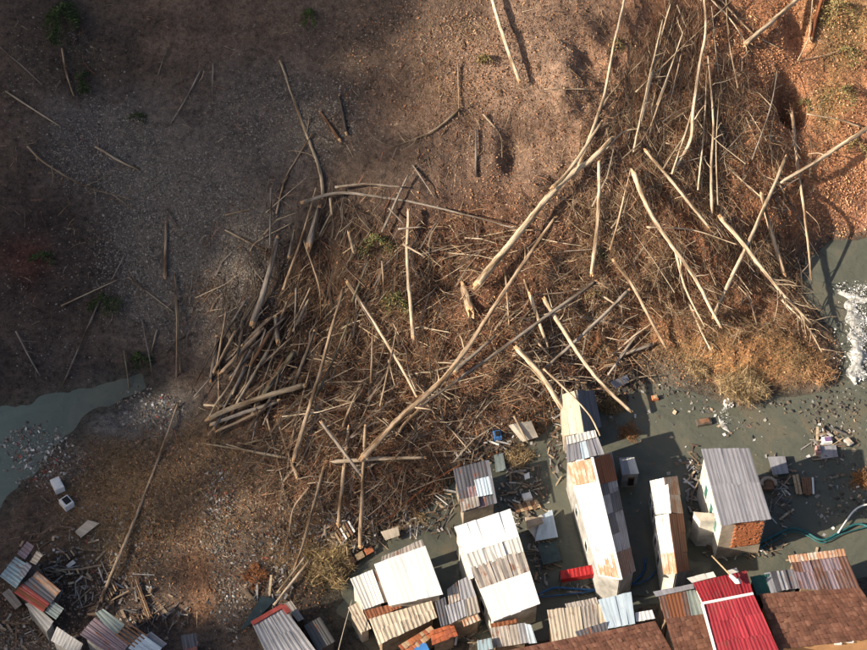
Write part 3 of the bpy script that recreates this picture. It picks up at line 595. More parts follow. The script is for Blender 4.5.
def flecks(name, label, regions, cols, seed, size=(.04, .16), cat='leaves', mat='leaf', water=False, tilt=.5, lift=.03, power=2.):
    P, A, rs = sample(regions, seed); p = hit(P[:, 0], P[:, 1], Hh); ok = p[:, 2] > (.02 if not water else -9); p = p[ok]; n = len(p); p[:, 2] = np.maximum(p[:, 2], 0)+lift
    s = size[0]+(size[1]-size[0])*rs.rand(n)**power; a = rs.normal(size=(n, 3))*[1, 1, tilt]; a = unit(a)*s[:, None]; b = unit(np.cross(a, [0, 0, 1.])+rs.normal(size=(n, 3))*.3*tilt)*(s*(.35+.6*rs.rand(n)))[:, None]
    p[:, 2] += np.abs(a[:, 2]); V = np.stack([p-a-b*.6, p+a*.8-b, p+a+b, p-a*.7+b], 1); T = np.arange(n*4).reshape(n, 4)
    c = np.array(cols)[rs.randint(len(cols), size=n)]*(.6+.7*rs.rand(n, 1))
    o = link(name, bigmesh(name, V.reshape(-1, 3), T, np.repeat(c, 4, 0), M[mat])); tag(o, label, cat, None, 'stuff')
greys = [(.235, .205, .175), (.19, .165, .14), (.28, .25, .215), (.15, .13, .11)]; warm = [(.28, .19, .135), (.21, .14, .10), (.32, .225, .165)]
stones('scree', 'grey scree of small angular stones on the left slope', [(190, 245, 85, 95, 36000), (110, 150, 60, 45, 9000), (290, 120, 80, 45, 8000), (60, 80, 70, 70, 1200), (330, 60, 110, 60, 1500), (60, 300, 70, 80, 1200)], (.02, .105), greys, 11)
stones('earth_clods', 'clods of brown earth and stones over the slope', [(520, 100, 130, 110, 4500), (430, 60, 90, 70, 2000), (480, 320, 170, 120, 4000), (700, 110, 70, 110, 2000), (170, 500, 110, 60, 4000), (60, 620, 100, 50, 2000)], (.03, .13), warm, 12, cat='earth')
stones('rubble', 'pale rubble and broken stones on the lower bank', [(218, 515, 18, 50, 900), (232, 590, 20, 50, 700), (280, 550, 30, 30, 500), (150, 410, 35, 18, 700), (45, 460, 40, 28, 900), (330, 520, 45, 35, 900), (110, 560, 60, 50, 900), (30, 640, 40, 25, 500)], (.035, .18), [(.27, .25, .22), (.2, .185, .165), (.40, .38, .35), (.2, .15, .11), (.13, .115, .10), (.18, .14, .105)], 13, cat='rubble', water=True, power=3.2)
reds = [(.38, .18, .10), (.30, .135, .075), (.42, .24, .14), (.2, .10, .06)]; tans = [(.50, .36, .22), (.42, .29, .17), (.32, .21, .125), (.60, .47, .32)]
flecks('orange_litter', 'bright orange dry leaves over the upper right slope', [(820, 100, 75, 140, 14000), (840, 200, 45, 35, 3500), (760, 60, 50, 70, 4000)], [(.66, .34, .18), (.56, .27, .13), (.72, .42, .24), (.42, .2, .1)], 36, (.025, .10))
flecks('leaf_litter', 'rusty fallen leaves and bark over the right slope', [(720, 110, 80, 110, 9000), (560, 110, 140, 120, 12000), (690, 240, 140, 110, 16000), (490, 320, 170, 120, 18000), (740, 350, 90, 40, 6000), (380, 440, 130, 70, 9000), (160, 490, 90, 60, 6000), (240, 560, 110, 80, 5000), (430, 60, 100, 70, 4000)],
       [(.38, .18, .09), (.30, .14, .07), (.46, .27, .14), (.22, .11, .06), (.14, .085, .055)], 14, (.025, .10))
twigs('twig_litter', 'short dead twigs strewn over the whole slope', [(180, 150, 220, 180, 2200), (520, 90, 150, 120, 4500), (780, 120, 140, 150, 5000), (180, 520, 150, 90, 2500)], tans+greys[:2]+reds, 15, (.25, 1.6), (.01, .03), lift=(0, .15))
twigs('brushwood', 'tangled dead brushwood of the log jam', [(320, 330, 130, 130, 9000), (360, 440, 130, 75, 9000), (480, 330, 140, 110, 8000), (350, 500, 90, 50, 2200), (560, 360, 90, 50, 4500)],
      tans+reds+[(.12, .09, .07), (.18, .13, .09)], 16, (.35, 2.8), (.008, .036), [(78, 34), (60, 60), (50, 60), (80, 30), (40, 50)], (0, .6))
twigs('thicket', 'thicket of fine rusty branches on the right slope', [(680, 90, 60, 110, 6000), (740, 150, 80, 70, 4000), (690, 240, 90, 90, 8000), (740, 290, 90, 50, 5500), (620, 180, 70, 80, 3600), (600, 260, 70, 60, 3500)],
      tans+reds+tans, 17, (.4, 3.0), (.007, .03), [(84, 16), (60, 55), (120, 45), (110, 50), (70, 40), (60, 60)], (0, .6))
twigs('dry_grass', 'dry tawny grass and weeds of the spit and banks', [(745, 352, 85, 40, 8000), (160, 500, 95, 70, 11000), (310, 560, 45, 45, 3000), (430, 60, 60, 60, 1500), (835, 40, 40, 60, 1200), (845, 140, 40, 70, 1500), (600, 345, 80, 25, 2500)], [(.44, .31, .16), (.38, .26, .13), (.30, .19, .10), (.34, .28, .14)], 18, (.2, .7), (.006, .016), lift=(0, .3), rise=.8, cat='grass')
twigs('fine_roots', 'fine orange brown roots and stems bristling through the jam', [(430, 350, 42, 62, 2200), (480, 250, 60, 40, 1500), (560, 300, 60, 50, 2000), (390, 440, 60, 40, 1800), (350, 300, 50, 50, 1200), (690, 200, 60, 60, 1500), (760, 160, 60, 50, 1600), (310, 460, 40, 50, 1200)], [(.52, .25, .13), (.42, .20, .10), (.58, .36, .2), (.34, .2, .1)], 35, (.3, 1.5), (.005, .014), [(60, 25), (70, 50), (110, 40), (80, 40), (75, 25), (100, 30), (60, 60), (75, 30)], (0, .6), cat='roots', rise=.4, patch=.02)
twigs('broken_limbs', 'broken limbs and poles jumbled through the jam', [(320, 320, 120, 120, 420), (360, 440, 120, 70, 330), (490, 330, 140, 110, 330), (690, 200, 110, 130, 420), (570, 350, 80, 50, 160)], [(.46, .36, .25), (.36, .27, .18), (.26, .21, .17), (.52, .42, .3), (.2, .14, .1)], 31,
      (1.6, 6.), (.03, .085), [(75, 30), (70, 50), (50, 50), (100, 40), (45, 40)], (.2, .9), cat='limbs', rise=.12, bend=.07)
stones('wet_stones', 'dark wet stones and flotsam in the right river', [(835, 420, 32, 32, 260), (850, 500, 25, 30, 180), (520, 500, 20, 40, 150), (800, 408, 40, 10, 60), (670, 392, 40, 12, 110), (600, 395, 30, 15, 150)], (.04, .22), [(.09, .08, .065), (.06, .055, .05), (.13, .12, .1), (.13, .10, .07)], 33, cat='stones', water=True, sink=.1)
def scraps(name, label, regions, cols, seed, L=(.25, 1.7)):
    P, A, rs = sample(regions, seed); p = hit(P[:, 0], P[:, 1], Hh); n = len(p); p[:, 2] = np.maximum(p[:, 2], 0)+.04+.25*rs.rand(n)**2; th = rs.rand(n)*3.14; ln = (L[0]+(L[1]-L[0])*rs.rand(n)**2)/2; w = .02+.08*rs.rand(n)**2; h = .012+.02*rs.rand(n)
    a = np.stack([np.cos(th), np.sin(th), rs.normal(size=n)*.18], 1)*ln[:, None]; b = np.stack([-np.sin(th), np.cos(th), rs.normal(size=n)*.15], 1)*w[:, None]; u = np.array([[0, 0, 1.]])*h[:, None]
    V = np.stack([p+sx*a+sy*b+sz*u for sz in (-1, 1) for sy in (-1, 1) for sx in (-1, 1)], 1); T = np.array([(0, 2, 3, 1), (4, 5, 7, 6), (0, 1, 5, 4), (2, 6, 7, 3), (0, 4, 6, 2), (1, 3, 7, 5)]); T = (T[None]+8*np.arange(n)[:, None, None]).reshape(-1, 4)
    c = np.array(cols)[rs.randint(len(cols), size=n)]*(.5+.8*rs.rand(n, 1)); o = link(name, bigmesh(name, V.reshape(-1, 3), T, np.repeat(c, 8, 0), M['litter'])); tag(o, label, 'wreckage', None, 'stuff')
scraps('wreckage_scraps', 'splintered planks and scraps strewn round the sheds', [(60, 565, 50, 35, 120), (115, 600, 40, 25, 70), (345, 532, 28, 20, 150), (405, 528, 28, 14, 70), (522, 500, 20, 36, 110), (542, 560, 13, 35, 80), (692, 490, 6, 40, 50), (778, 500, 12, 40, 70), (470, 630, 22, 14, 60), (480, 450, 40, 14, 80), (555, 445, 8, 40, 50), (270, 590, 25, 20, 60), (20, 630, 30, 18, 50), (160, 620, 30, 20, 50), (440, 520, 14, 30, 50), (600, 598, 40, 8, 40), (755, 560, 60, 8, 50), (825, 455, 18, 18, 60)],
       [(.30, .22, .15), (.18, .12, .08), (.40, .32, .22), (.22, .21, .2), (.5, .48, .45), (.12, .09, .07)], 41)
flecks('river_litter', 'scraps of rubbish floating on the brown water', [(830, 430, 30, 40, 150), (800, 470, 70, 50, 120), (660, 400, 60, 30, 110), (520, 500, 25, 45, 160), (540, 560, 20, 40, 160), (640, 470, 60, 60, 90), (730, 420, 40, 25, 120), (840, 500, 40, 40, 220), (490, 440, 40, 25, 160), (400, 520, 30, 22, 200)],
       [(.45, .45, .44), (.3, .28, .25), (.16, .11, .08), (.34, .26, .18), (.1, .1, .1), (.14, .12, .1)], 19, (.03, .2), cat='rubbish', mat='litter', water=True, tilt=.15, power=3)
flecks('bank_litter', 'white and coloured rubbish strewn along the banks', [(218, 492, 14, 22, 170), (38, 455, 30, 24, 420), (25, 450, 18, 12, 60), (163, 408, 12, 12, 130), (270, 555, 25, 25, 90), (345, 525, 26, 18, 200), (232, 580, 25, 40, 90), (90, 560, 60, 40, 120), (560, 455, 14, 25, 80)],
       [(.7, .7, .69), (.5, .5, .5), (.34, .09, .07), (.4, .36, .3), (.15, .12, .1), (.3, .27, .23)], 20, (.03, .17), cat='rubbish', mat='litter', water=True, tilt=.5, power=3)
flecks('foam', 'white foam flecks on the stream rapids', [(856, 325, 10, 30, 750), (858, 370, 8, 24, 420), (850, 298, 18, 7, 300), (728, 404, 5, 7, 120), (724, 423, 5, 12, 90), (850, 345, 18, 45, 350)], [(.75, .75, .73), (.6, .6, .58)], 51, (.02, .09), cat='foam', mat='litter', water=True, tilt=.3, lift=.16, power=2.5)
# ------------------------------------------------------------------ houses and sheds
def wq(quad, z):
    z = [z]*4 if np.isscalar(z) else z
    return np.array([at_z(np.array(p[0], float), np.array(p[1], float), float(h)) for p, h in zip(quad, z)])
def bil(Q, u, v): return Q[0]*(1-u)*(1-v)+Q[1]*u*(1-v)+Q[2]*u*v+Q[3]*(1-u)*v
def sheet_mesh(Q, u0, u1, v0, v1, off, mat, rs, amp=.03, per=.28, th=.025, warp=.02):
    """one corrugated sheet on the patch Q (u across, v along the waves), closed, with thickness"""
    N = unit(np.cross(Q[1]-Q[0], Q[3]-Q[0])); N = N if N[2] > 0 else -N; Wm = np.linalg.norm(Q[1]-Q[0])*(u1-u0); Lm = np.linalg.norm(Q[3]-Q[0])*(v1-v0)
    nu = max(3, min(26, int(Wm/per*4))) if amp > 0 else 3; nv = 4; V = []; UV = []; tw = rs.normal(size=(2, 2))*warp
    for lay in (0, 1):
        for j in range(nv):
            for i in range(nu):
                a = i/(nu-1); b = j/(nv-1); h = off+amp*math.sin(a*Wm/per*2*math.pi)+(tw[0, 0]*(1-a)*(1-b)+tw[0, 1]*a*(1-b)+tw[1, 0]*(1-a)*b+tw[1, 1]*a*b)
                V.append(bil(Q, u0+(u1-u0)*a, v0+(v1-v0)*b)+N*(h-lay*th)); UV.append((a*Wm+u0*7, b*Lm+v0*5))
    n = nu*nv; Fs = []
    for j in range(nv-1):
        for i in range(nu-1):
            a, b, c, d = j*nu+i, j*nu+i+1, (j+1)*nu+i+1, (j+1)*nu+i; Fs += [(a, b, c, d), (n+d, n+c, n+b, n+a)]
    rim = [i for i in range(nu)]+[j*nu+nu-1 for j in range(1, nv)]+[(nv-1)*nu+i for i in range(nu-2, -1, -1)]+[j*nu for j in range(nv-2, 0, -1)]
    for q in range(len(rim)): a, b = rim[q], rim[(q+1) % len(rim)]; Fs.append((b, a, n+a, n+b))
    return V, Fs, UV
_h = [0]
def roof(root, base, quad, z, mat, nu=None, nv=1, amp=.016, per=.28, jit=.02, name='roof_sheet', gap=.0, label=None):
    _h[0] += 1; rs = RN(900+_h[0]); Q = wq(quad, z); Wm = np.linalg.norm(Q[1]-Q[0]); nu = nu or max(1, int(round(Wm/.95)))
    for j in range(nv):
        us = np.linspace(0, 1, nu+1); us[1:-1] += rs.normal(size=nu-1)*.08/nu
        for i in range(nu):
            v0 = j/nv-(.02 if j else 0); v1 = (j+1)/nv
            V, Fs, UV = sheet_mesh(Q, us[i]-(.004 if i else 0), us[i+1]+.004, max(0, v0+rs.normal()*.006), v1+rs.normal()*.006, .02+.012*((i+j) % 2)+abs(rs.normal())*jit*.5, rs.choice(mat) if isinstance(mat, list) else mat, rs, amp, per)
            o = link(name, mesh(name, np.array(V)-base, Fs, mat[rs.randint(len(mat))] if isinstance(mat, list) else mat, UV, True), root)
            for p in o.data.polygons: p.use_smooth = False
            if label: o['label'] = label
    return Q
def wall_under(root, base, Q, zb, mat, inset=.22, name='wall', keep=None):
    c = Q.mean(0); V = []
    for p in Q:
        d = c-p; L = np.linalg.norm(d[:2]); q = p+d*min(.4, inset*1.4/max(L, .1)); V.append(q-[0, 0, .09])
    B = [np.array([v[0], v[1], zb]) for v in V]; VV = [v-base for v in V+B]
    link(name, mesh(name, VV, [(0, 1, 2, 3)]+[(i, i+4, (i+1) % 4+4, (i+1) % 4) for i in range(4)]+[(7, 6, 5, 4)], mat), root)
    return V, B
def boxm(c, ax, ay, az, mat, name):
    V = [c+sx*ax+sy*ay+sz*az for sz in (-1, 1) for sy in (-1, 1) for sx in (-1, 1)]
    return mesh(name, V, [(0, 1, 3, 2), (4, 6, 7, 5), (0, 4, 5, 1), (2, 3, 7, 6), (0, 2, 6, 4), (1, 5, 7, 3)], mat)
def window(root, base, W4, k, s0, s1, t0, t1, glass='glass', frame='frame_white'):
    """window on wall side k; s along the wall, t up from its foot (fractions)"""
    V, B = W4; a, b = V[k], V[(k+1) % 4]; a0, b0 = B[k], B[(k+1) % 4]
    P = lambda s, t: (a0*(1-t)+a*t)*(1-s)+(b0*(1-t)+b*t)*s
    n = unit(np.cross(b-a, [0, 0, 1.])); cen = (V[0]+V[1]+V[2]+V[3])/4; n = n if (a-cen)@n > 0 else -n
    c = P((s0+s1)/2, (t0+t1)/2)-base; ux = (P(s1, t0)-P(s0, t0))/2; uz = (P((s0+s1)/2, t1)-P((s0+s1)/2, t0))/2
    w = link('window', boxm(c+n*.02, ux, n*.045, uz, M[frame], 'window'), root)
    link('pane', boxm(c+n*.03, ux*.8, n*.045, uz*.8, M[glass], 'pane'), w)
plain('plaster_white', (.60, .57, .50), .9, .45, 1.); plain('plaster_cream', (.42, .35, .27), .9, .5, 1.); plain('plaster_grey', (.33, .32, .30), .9, .5, 1.); plain('plaster_orange', (.62, .34, .16), .9, .25, 1.)
plain('boards', (.25, .18, .12), .9, .5, 2.); plain('boards_dark', (.10, .08, .065), .9, .5, 2.); plain('concrete', (.42, .38, .32), .9, .4, 1.5); plain('frame_white', (.75, .75, .72), .6, .1)
plain('frame_brown', (.16, .09, .05), .7, .3); plain('glass', (.03, .04, .045), .15, .2); plain('glass_green', (.06, .16, .13), .3, .2); plain('plank_tan', (.46, .33, .20), .85, .45, 4.); plain('plank_brown', (.22, .12, .07), .85, .45, 4.)
plain('brick', (.50, .18, .08), .9, .4, 5.); plain('mortar', (.55, .45, .33), .9, .3, 3.); plain('black', (.02, .02, .02), .6, .2); plain('blue_pipe', (.035, .12, .28), .6, .5); plain('teal_pipe', (.03, .14, .15), .6, .5)
plain('appliance', (.78, .78, .77), .4, .15); plain('red_paint', (.34, .02, .022), .55, .5); plain('tarp_blue', (.06, .2, .5), .5, .3); plain('tarp_dark', (.05, .075, .08), .55, .3); plain('tarp_green', (.02, .09, .075), .5, .3); plain('beige_cloth', (.42, .33, .24), .9, .3)
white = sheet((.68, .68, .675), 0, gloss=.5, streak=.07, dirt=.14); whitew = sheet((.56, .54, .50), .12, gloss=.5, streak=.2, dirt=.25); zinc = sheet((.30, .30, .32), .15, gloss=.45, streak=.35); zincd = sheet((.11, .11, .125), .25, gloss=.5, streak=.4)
beige = sheet((.52, .44, .34), .2, streak=.3); greyb = sheet((.38, .34, .30), .3, streak=.5); rust = sheet((.26, .14, .10), .85, streak=.5); rustl = sheet((.60, .50, .42), .5, (.38, .19, .10), streak=.5); lblue = sheet((.46, .55, .62), .08, gloss=.4, streak=.2, dirt=.3); cblue = sheet((.30, .40, .44), .35, streak=.35)
mauve = sheet((.26, .20, .22), .3, streak=.3); gteal = sheet((.22, .26, .25), .2, streak=.3); redr = sheet((.33, .032, .045), .25, (.20, .05, .04), gloss=.6, streak=.4, dirt=.45); stripe = sheet((.42, .30, .27), .6, (.30, .05, .04), streak=.7); brownc = sheet((.24, .17, .16), .55, (.16, .08, .055), streak=.5); slate = sheet((.23, .23, .255), .1, (.3, .2, .16), gloss=.5, streak=.25, dirt=.3)
def tiles(root, base, quad, z, cols, tw=.26, tl=.36, rise=.025, seed=1, name='roof_tiles'):
    """a roof laid in rows of small tiles, too small to pick apart"""
    Q = wq(quad, z); rs = RN(seed); N = unit(np.cross(Q[1]-Q[0], Q[3]-Q[0])); N = N if N[2] > 0 else -N
    nu = int(np.linalg.norm(Q[1]-Q[0])/tw); nv = int(np.linalg.norm(Q[3]-Q[0])/tl); U, Vv = np.meshgrid(np.arange(nu), np.arange(nv)); U = U.ravel().astype(float); Vv = Vv.ravel().astype(float); n = len(U)
    U = U+.0; pts = []; j1 = rs.normal(size=n)*.02+(rs.rand(n) < .02)*.06; j2 = rs.normal(size=n)*.09
    for (du, dv, hh) in [(0, -.12, 0.), (.5, -.12, rise*.3), (1., -.12, 0.), (0, 1., rise*2.2), (.5, 1., rise*2.5), (1., 1., rise*2.2), (0, 1.01, -.02), (.5, 1.01, -.01), (1., 1.01, -.02)]:
        u = np.clip((U+du)/nu, 0, 1)[:, None]; v = np.clip((Vv+dv+j2*(dv > 0))/nv, 0, 1.02)[:, None]; pts.append(bil(Q, u, v)+N*(hh+.02+j1*(dv > 0))[:, None]-base)
    V = np.stack(pts, 1).reshape(-1, 3); T = np.array([[0, 1, 4, 3], [1, 2, 5, 4], [3, 4, 7, 6], [4, 5, 8, 7]]); T = (T[None]+9*np.arange(n)[:, None, None]).reshape(-1, 4)
    c = np.array(cols)[rs.randint(len(cols), size=n)]*(.85+.3*rs.rand(n, 1)); o = link(name, bigmesh(name, V, T, np.repeat(c, 9, 0), M['tile']), root); o['kind'] = 'stuff'
    return Q
def ridge(root, base, a, za, b, zb, w, mat, name='ridge_cap'):
    A = at_z(np.array(a[0], float), np.array(a[1], float), za); B = at_z(np.array(b[0], float), np.array(b[1], float), zb); d = unit(B-A); s = unit(np.cross(d, [0, 0, 1.]))
    link(name, boxm((A+B)/2-base+[0, 0, .05], (B-A)/2, s*w, np.array([0, 0, .05]), mat, name), root)
def house(name, label, cat, ref, zb=None, group='riverside houses and sheds'):
    b = at_z(np.array(ref[0], float), np.array(ref[1], float), 0.); b[2] = zb if zb is not None else float(Hh(b[0], b[1])); o = empty(name, b); tag(o, label, cat, group); return o, b
def gz(px, py): p = at_z(np.array(px, float), np.array(py, float), 1.); return max(-.8, float(Hh(p[0], p[1]))-.4)
# white-roofed house left of centre
o, b = house('house', 'house with large plain white roof and lower white and beige roofs', 'house', (405, 590), 0.)
Q = roof(o, b, [(374, 564), (425, 546), (443, 595), (389, 606)], [3.7, 3.7, 3.3, 3.3], white, 4, 1, .004, .4, .008); wall_under(o, b, Q, -.6, M['plaster_cream'])
Q = roof(o, b, [(350, 579), (372, 570), (384, 603), (364, 610)], [2.8, 2.8, 2.6, 2.6], [white, whitew], 2, 1, .015); wall_under(o, b, Q, -.6, M['plaster_white'])
roof(o, b, [(367, 573), (379, 568), (390, 601), (378, 605)], [2.75, 2.75, 2.5, 2.5], greyb, 1)
Q = roof(o, b, [(382, 557), (422, 540), (425, 548), (381, 564)], [3., 3., 3.2, 3.2], greyb, 4); wall_under(o, b, Q, -.6, M['boards'])
roof(o, b, [(364, 611), (400, 602), (402, 608), (368, 620)], [2.6, 2.6, 2.5, 2.5], rust, 4)
Q = roof(o, b, [(369, 619), (431, 601), (437, 618), (379, 645)], [2.5, 2.5, 2.1, 2.1], beige, 7, 2, .02, .34); wall_under(o, b, Q, -.4, M['boards'])
Q = roof(o, b, [(348, 608), (358, 602), (371, 629), (362, 633)], [2.2, 2.2, 2., 2.], beige, 1, 2); wall_under(o, b, Q, -.4, M['plaster_cream'])
# shed between the two white roofs
o, b = house('shed', 'weathered grey patchwork sheet roof shed between the two white roofs', 'shed', (460, 605), 0.)
for q, m_ in [([(447, 590), (457, 582), (461, 600), (449, 605)], greyb), ([(458, 581), (469, 576), (476, 596), (461, 601)], zinc), ([(445, 606), (464, 600), (467, 616), (450, 624)], zinc), ([(464, 600), (476, 596), (480, 612), (467, 617)], greyb), ([(462, 621), (478, 614), (481, 620), (464, 627)], rustl), ([(435, 602), (445, 597), (450, 624), (441, 627)], zincd)]:
    Qq = roof(o, b, q, 2.6, m_, None, 1, .025)
wall_under(o, b, wq([(447, 590), (469, 576), (481, 618), (450, 626)], 2.6), -.5, M['boards'])
# long white house with banded roof
o, b = house('house', 'house with bright white roof banded by grey corrugated strip', 'house', (497, 570), 0.)
TL, TR, BR, BL = np.array([454, 527.]), np.array([510, 509.]), np.array([540, 604.]), np.array([493, 622.])
def band(v0, v1, m_, n, amp, per=.3, z0=3.5, z1=3.0, dz=0.):
    f = lambda v: (TL*(1-v)+BL*v, TR*(1-v)+BR*v); a, c = f(v0); d, e = f(v1)
    return roof(o, b, [a, c, e, d], [z0+(z1-z0)*v0+dz]*2+[z0+(z1-z0)*v1+dz]*2, m_, n, 1, amp, per, .01)
band(0, .29, white, 5, .004, .4, dz=.06); band(.27, .45, whitew, 6, .02, .4); band(.43, .68, greyb, 6, .03, .62); band(.655, 1., white, 5, .004, .4, dz=.07)
W4 = wall_under(o, b, wq([TL, TR, BR, BL], [3.5, 3.5, 3., 3.]), -.8, M['plaster_white']); window(o, b, W4, 3, .2, .32, .45, .75); window(o, b, W4, 3, .6, .72, .45, .75)
Q = roof(o, b, [(459, 548), (464, 546), (474, 578), (469, 580)], [2.8, 2.9, 2.7, 2.6], whitew, 1); wall_under(o, b, Q, -.8, M['plaster_white'], .1)
# small sheds at the bottom edge under it
o, b = house('shed', 'small lean-to with streaked grey corrugated roof and pale blue edge', 'shed', (510, 640), .2)
Q = roof(o, b, [(490, 628), (525, 623), (529, 643), (494, 648)], [2.4, 2.4, 2.1, 2.1], [zinc, greyb], 4); wall_under(o, b, Q, -.2, M['boards'])
roof(o, b, [(525, 624), (531, 625), (537, 643), (529, 644)], [2.5, 2.5, 2.2, 2.2], lblue, 1)
roof(o, b, [(490, 624), (516, 619), (517, 623), (491, 629)], [2.3, 2.3, 2.3, 2.3], rust, 3)
o, b = house('shed', 'tiny blue-grey roofed hut at the bottom edge', 'shed', (484, 645), .2); Q = roof(o, b, [(477, 641), (491, 638), (493, 649), (478, 652)], 2.6, cblue, 1, 1, .01); wall_under(o, b, Q, -.2, M['boards'], .1)
o, b = house('shed', 'low lean-to under red tile strip at the bottom edge', 'shed', (440, 634), .2); Q = tiles(o, b, [(430, 631), (453, 624), (458, 636), (432, 646)], [2.2, 2.2, 1.9, 1.9], [(.38, .11, .05), (.30, .09, .045)], seed=3); wall_under(o, b, Q, -.2, M['boards'])
o, b = house('shed', 'lean-to with rusty red tiles and blue cover at bottom edge', 'shed', (415, 645), .2); Q = tiles(o, b, [(398, 646), (431, 626), (437, 634), (406, 656)], [2.1, 2.1, 1.8, 1.8], [(.40, .14, .06), (.32, .10, .05), (.45, .3, .18)], seed=4); wall_under(o, b, Q, -.2, M['boards'])
Qb = wq([(412, 648), (424, 641), (432, 652), (418, 660)], 1.8); link('cover', boxm(Qb.mean(0)-b, (Qb[1]-Qb[0])/2, (Qb[3]-Qb[0])/2, np.array([0, 0, .08]), M['tarp_blue'], 'cover'), o)
# dark patched shed under the brush
o, b = house('shed', 'dark grey patched roof shed with pale cream side wall under brushwood', 'shed', (475, 490), -.6)
Q = roof(o, b, [(453, 469), (488, 460), (497, 503), (462, 513)], [2.7, 2.7, 2.4, 2.4], [zincd, mauve, zincd], 4, 2, .016); W4 = wall_under(o, b, Q, -.8, M['plaster_cream'])
window(o, b, W4, 3, .3, .5, .4, .8, 'glass', 'frame_brown')
roof(o, b, [(474, 480), (491, 476), (495, 494), (478, 497)], 2.72, lblue, 2, 1, .02, name='patch_sheet'); roof(o, b, [(459, 500), (478, 496), (480, 506), (462, 512)], 2.62, greyb, 2, name='patch_sheet'); roof(o, b, [(486, 461), (489, 460), (497, 503), (495, 504)], 2.75, slate, 1, 1, .0, name='edge_strip')
# long gabled house
o, b = house('house', 'long narrow gabled house, white left slope and right slope coloured grey for shade', 'house', (600, 520), -.6)
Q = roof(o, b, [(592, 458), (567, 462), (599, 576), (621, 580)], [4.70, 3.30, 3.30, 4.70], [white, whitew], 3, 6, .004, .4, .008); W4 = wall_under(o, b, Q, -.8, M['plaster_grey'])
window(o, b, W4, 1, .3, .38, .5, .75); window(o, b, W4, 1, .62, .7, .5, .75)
Q = roof(o, b, [(592, 458), (611, 452), (635, 572), (621, 580)], [4.70, 3.30, 3.30, 4.70], [zinc, zinc, zincd], 2, 6, .016); wall_under(o, b, Q, -.8, M['plaster_grey'])  # right slope away from the sun: its shade is put into darker sheet colours
roof(o, b, [(567, 463), (591, 459), (596, 482), (573, 486)], [3.42, 4.78, 4.78, 3.42], rustl, 3, 1, .02, name='patch_sheet'); roof(o, b, [(593, 459), (611, 453), (617, 480), (599, 485)], [4.76, 3.40, 3.40, 4.76], rust, 3, 1, .016, name='patch_sheet')
roof(o, b, [(592, 537), (603, 536), (607, 551), (596, 552)], [3.55, 4.15, 4.20, 3.60], zinc, 1, 1, .0, name='patch_sheet'); roof(o, b, [(596, 554), (613, 552), (620, 579), (600, 575)], [3.42, 4.65, 4.78, 3.42], rustl, 3, 1, .02, name='patch_sheet'); roof(o, b, [(615, 553), (630, 548), (635, 571), (621, 579)], [4.78, 3.40, 3.40, 4.78], brownc, 3, 1, .016, name='patch_sheet')
ridge(o, b, (592, 458), 4.75, (621, 580), 4.75, .1, M['frame_white'])
Q = roof(o, b, [(566, 438), (595, 431), (604, 454), (567, 463)], [3.70, 3.70, 3.90, 3.90], [lblue, slate], 5, 1, .02, .4); wall_under(o, b, Q, -.8, M['plaster_grey']); roof(o, b, [(566, 437), (595, 430), (597, 437), (567, 445)], 3.90, whitew, 4, 1, .02, name='patch_sheet')
o, b = house('outbuilding', 'beige slab roofed outbuilding crushed by the pale trunk', 'outbuilding', (578, 412), -.6)
Q = roof(o, b, [(577, 390), (560, 395), (564, 436), (584, 433)], [3.20, 2.50, 2.50, 3.20], beige, 3, 1, .0, .4, .02); wall_under(o, b, Q, -.8, M['plaster_cream']); Q = roof(o, b, [(577, 390), (594, 391), (601, 427), (584, 433)], [3.20, 2.00, 2.00, 3.20], sheet((.10, .12, .15), .1, streak=.3), 3, 1, .02); wall_under(o, b, Q, -.8, M['boards_dark'])  # dark right slope: the shade on it is painted into the sheet colour
# small house with rusty right slope
o, b = house('house', 'small house with rust brown right slope and patched white left slope', 'house', (668, 525), -.6)
Q = roof(o, b, [(664, 478), (650, 481), (656, 515), (669, 513)], [3.90, 3.00, 3.00, 3.90], [whitew, lblue], 2, 1, .02); W4 = wall_under(o, b, Q, -.8, M['plaster_grey']); window(o, b, W4, 1, .15, .4, .45, .8); window(o, b, W4, 1, .6, .85, .45, .8)
Q = roof(o, b, [(669, 513), (655, 516), (664, 575), (677, 574)], [4.00, 3.10, 3.10, 4.00], [rustl, whitew, whitew], 2, 3, .02); W4 = wall_under(o, b, Q, -.8, M['plaster_white']); window(o, b, W4, 1, .15, .3, .45, .8); window(o, b, W4, 1, .5, .65, .45, .8)
Q = roof(o, b, [(664, 478), (677, 476), (683, 514), (669, 513)], [3.90, 2.90, 2.90, 3.90], [rust, rustl], 2, 2, .016); wall_under(o, b, Q, -.8, M['plaster_grey']); Q = roof(o, b, [(669, 513), (683, 514), (689, 571), (677, 574)], [4.00, 3.00, 3.00, 4.00], rust, 2, 3, .016); wall_under(o, b, Q, -.8, M['plaster_grey'])
Qb = wq([(655, 491), (668, 484), (671, 513), (657, 513)], [3.30, 4.10, 4.10, 3.30]); link('tarp', mesh('tarp', [*(Qb-b), *(Qb-b+[0, 0, -.04])], [(0, 1, 2, 3), (7, 6, 5, 4), (0, 4, 5, 1), (1, 5, 6, 2), (2, 6, 7, 3), (3, 7, 4, 0)], white), o)
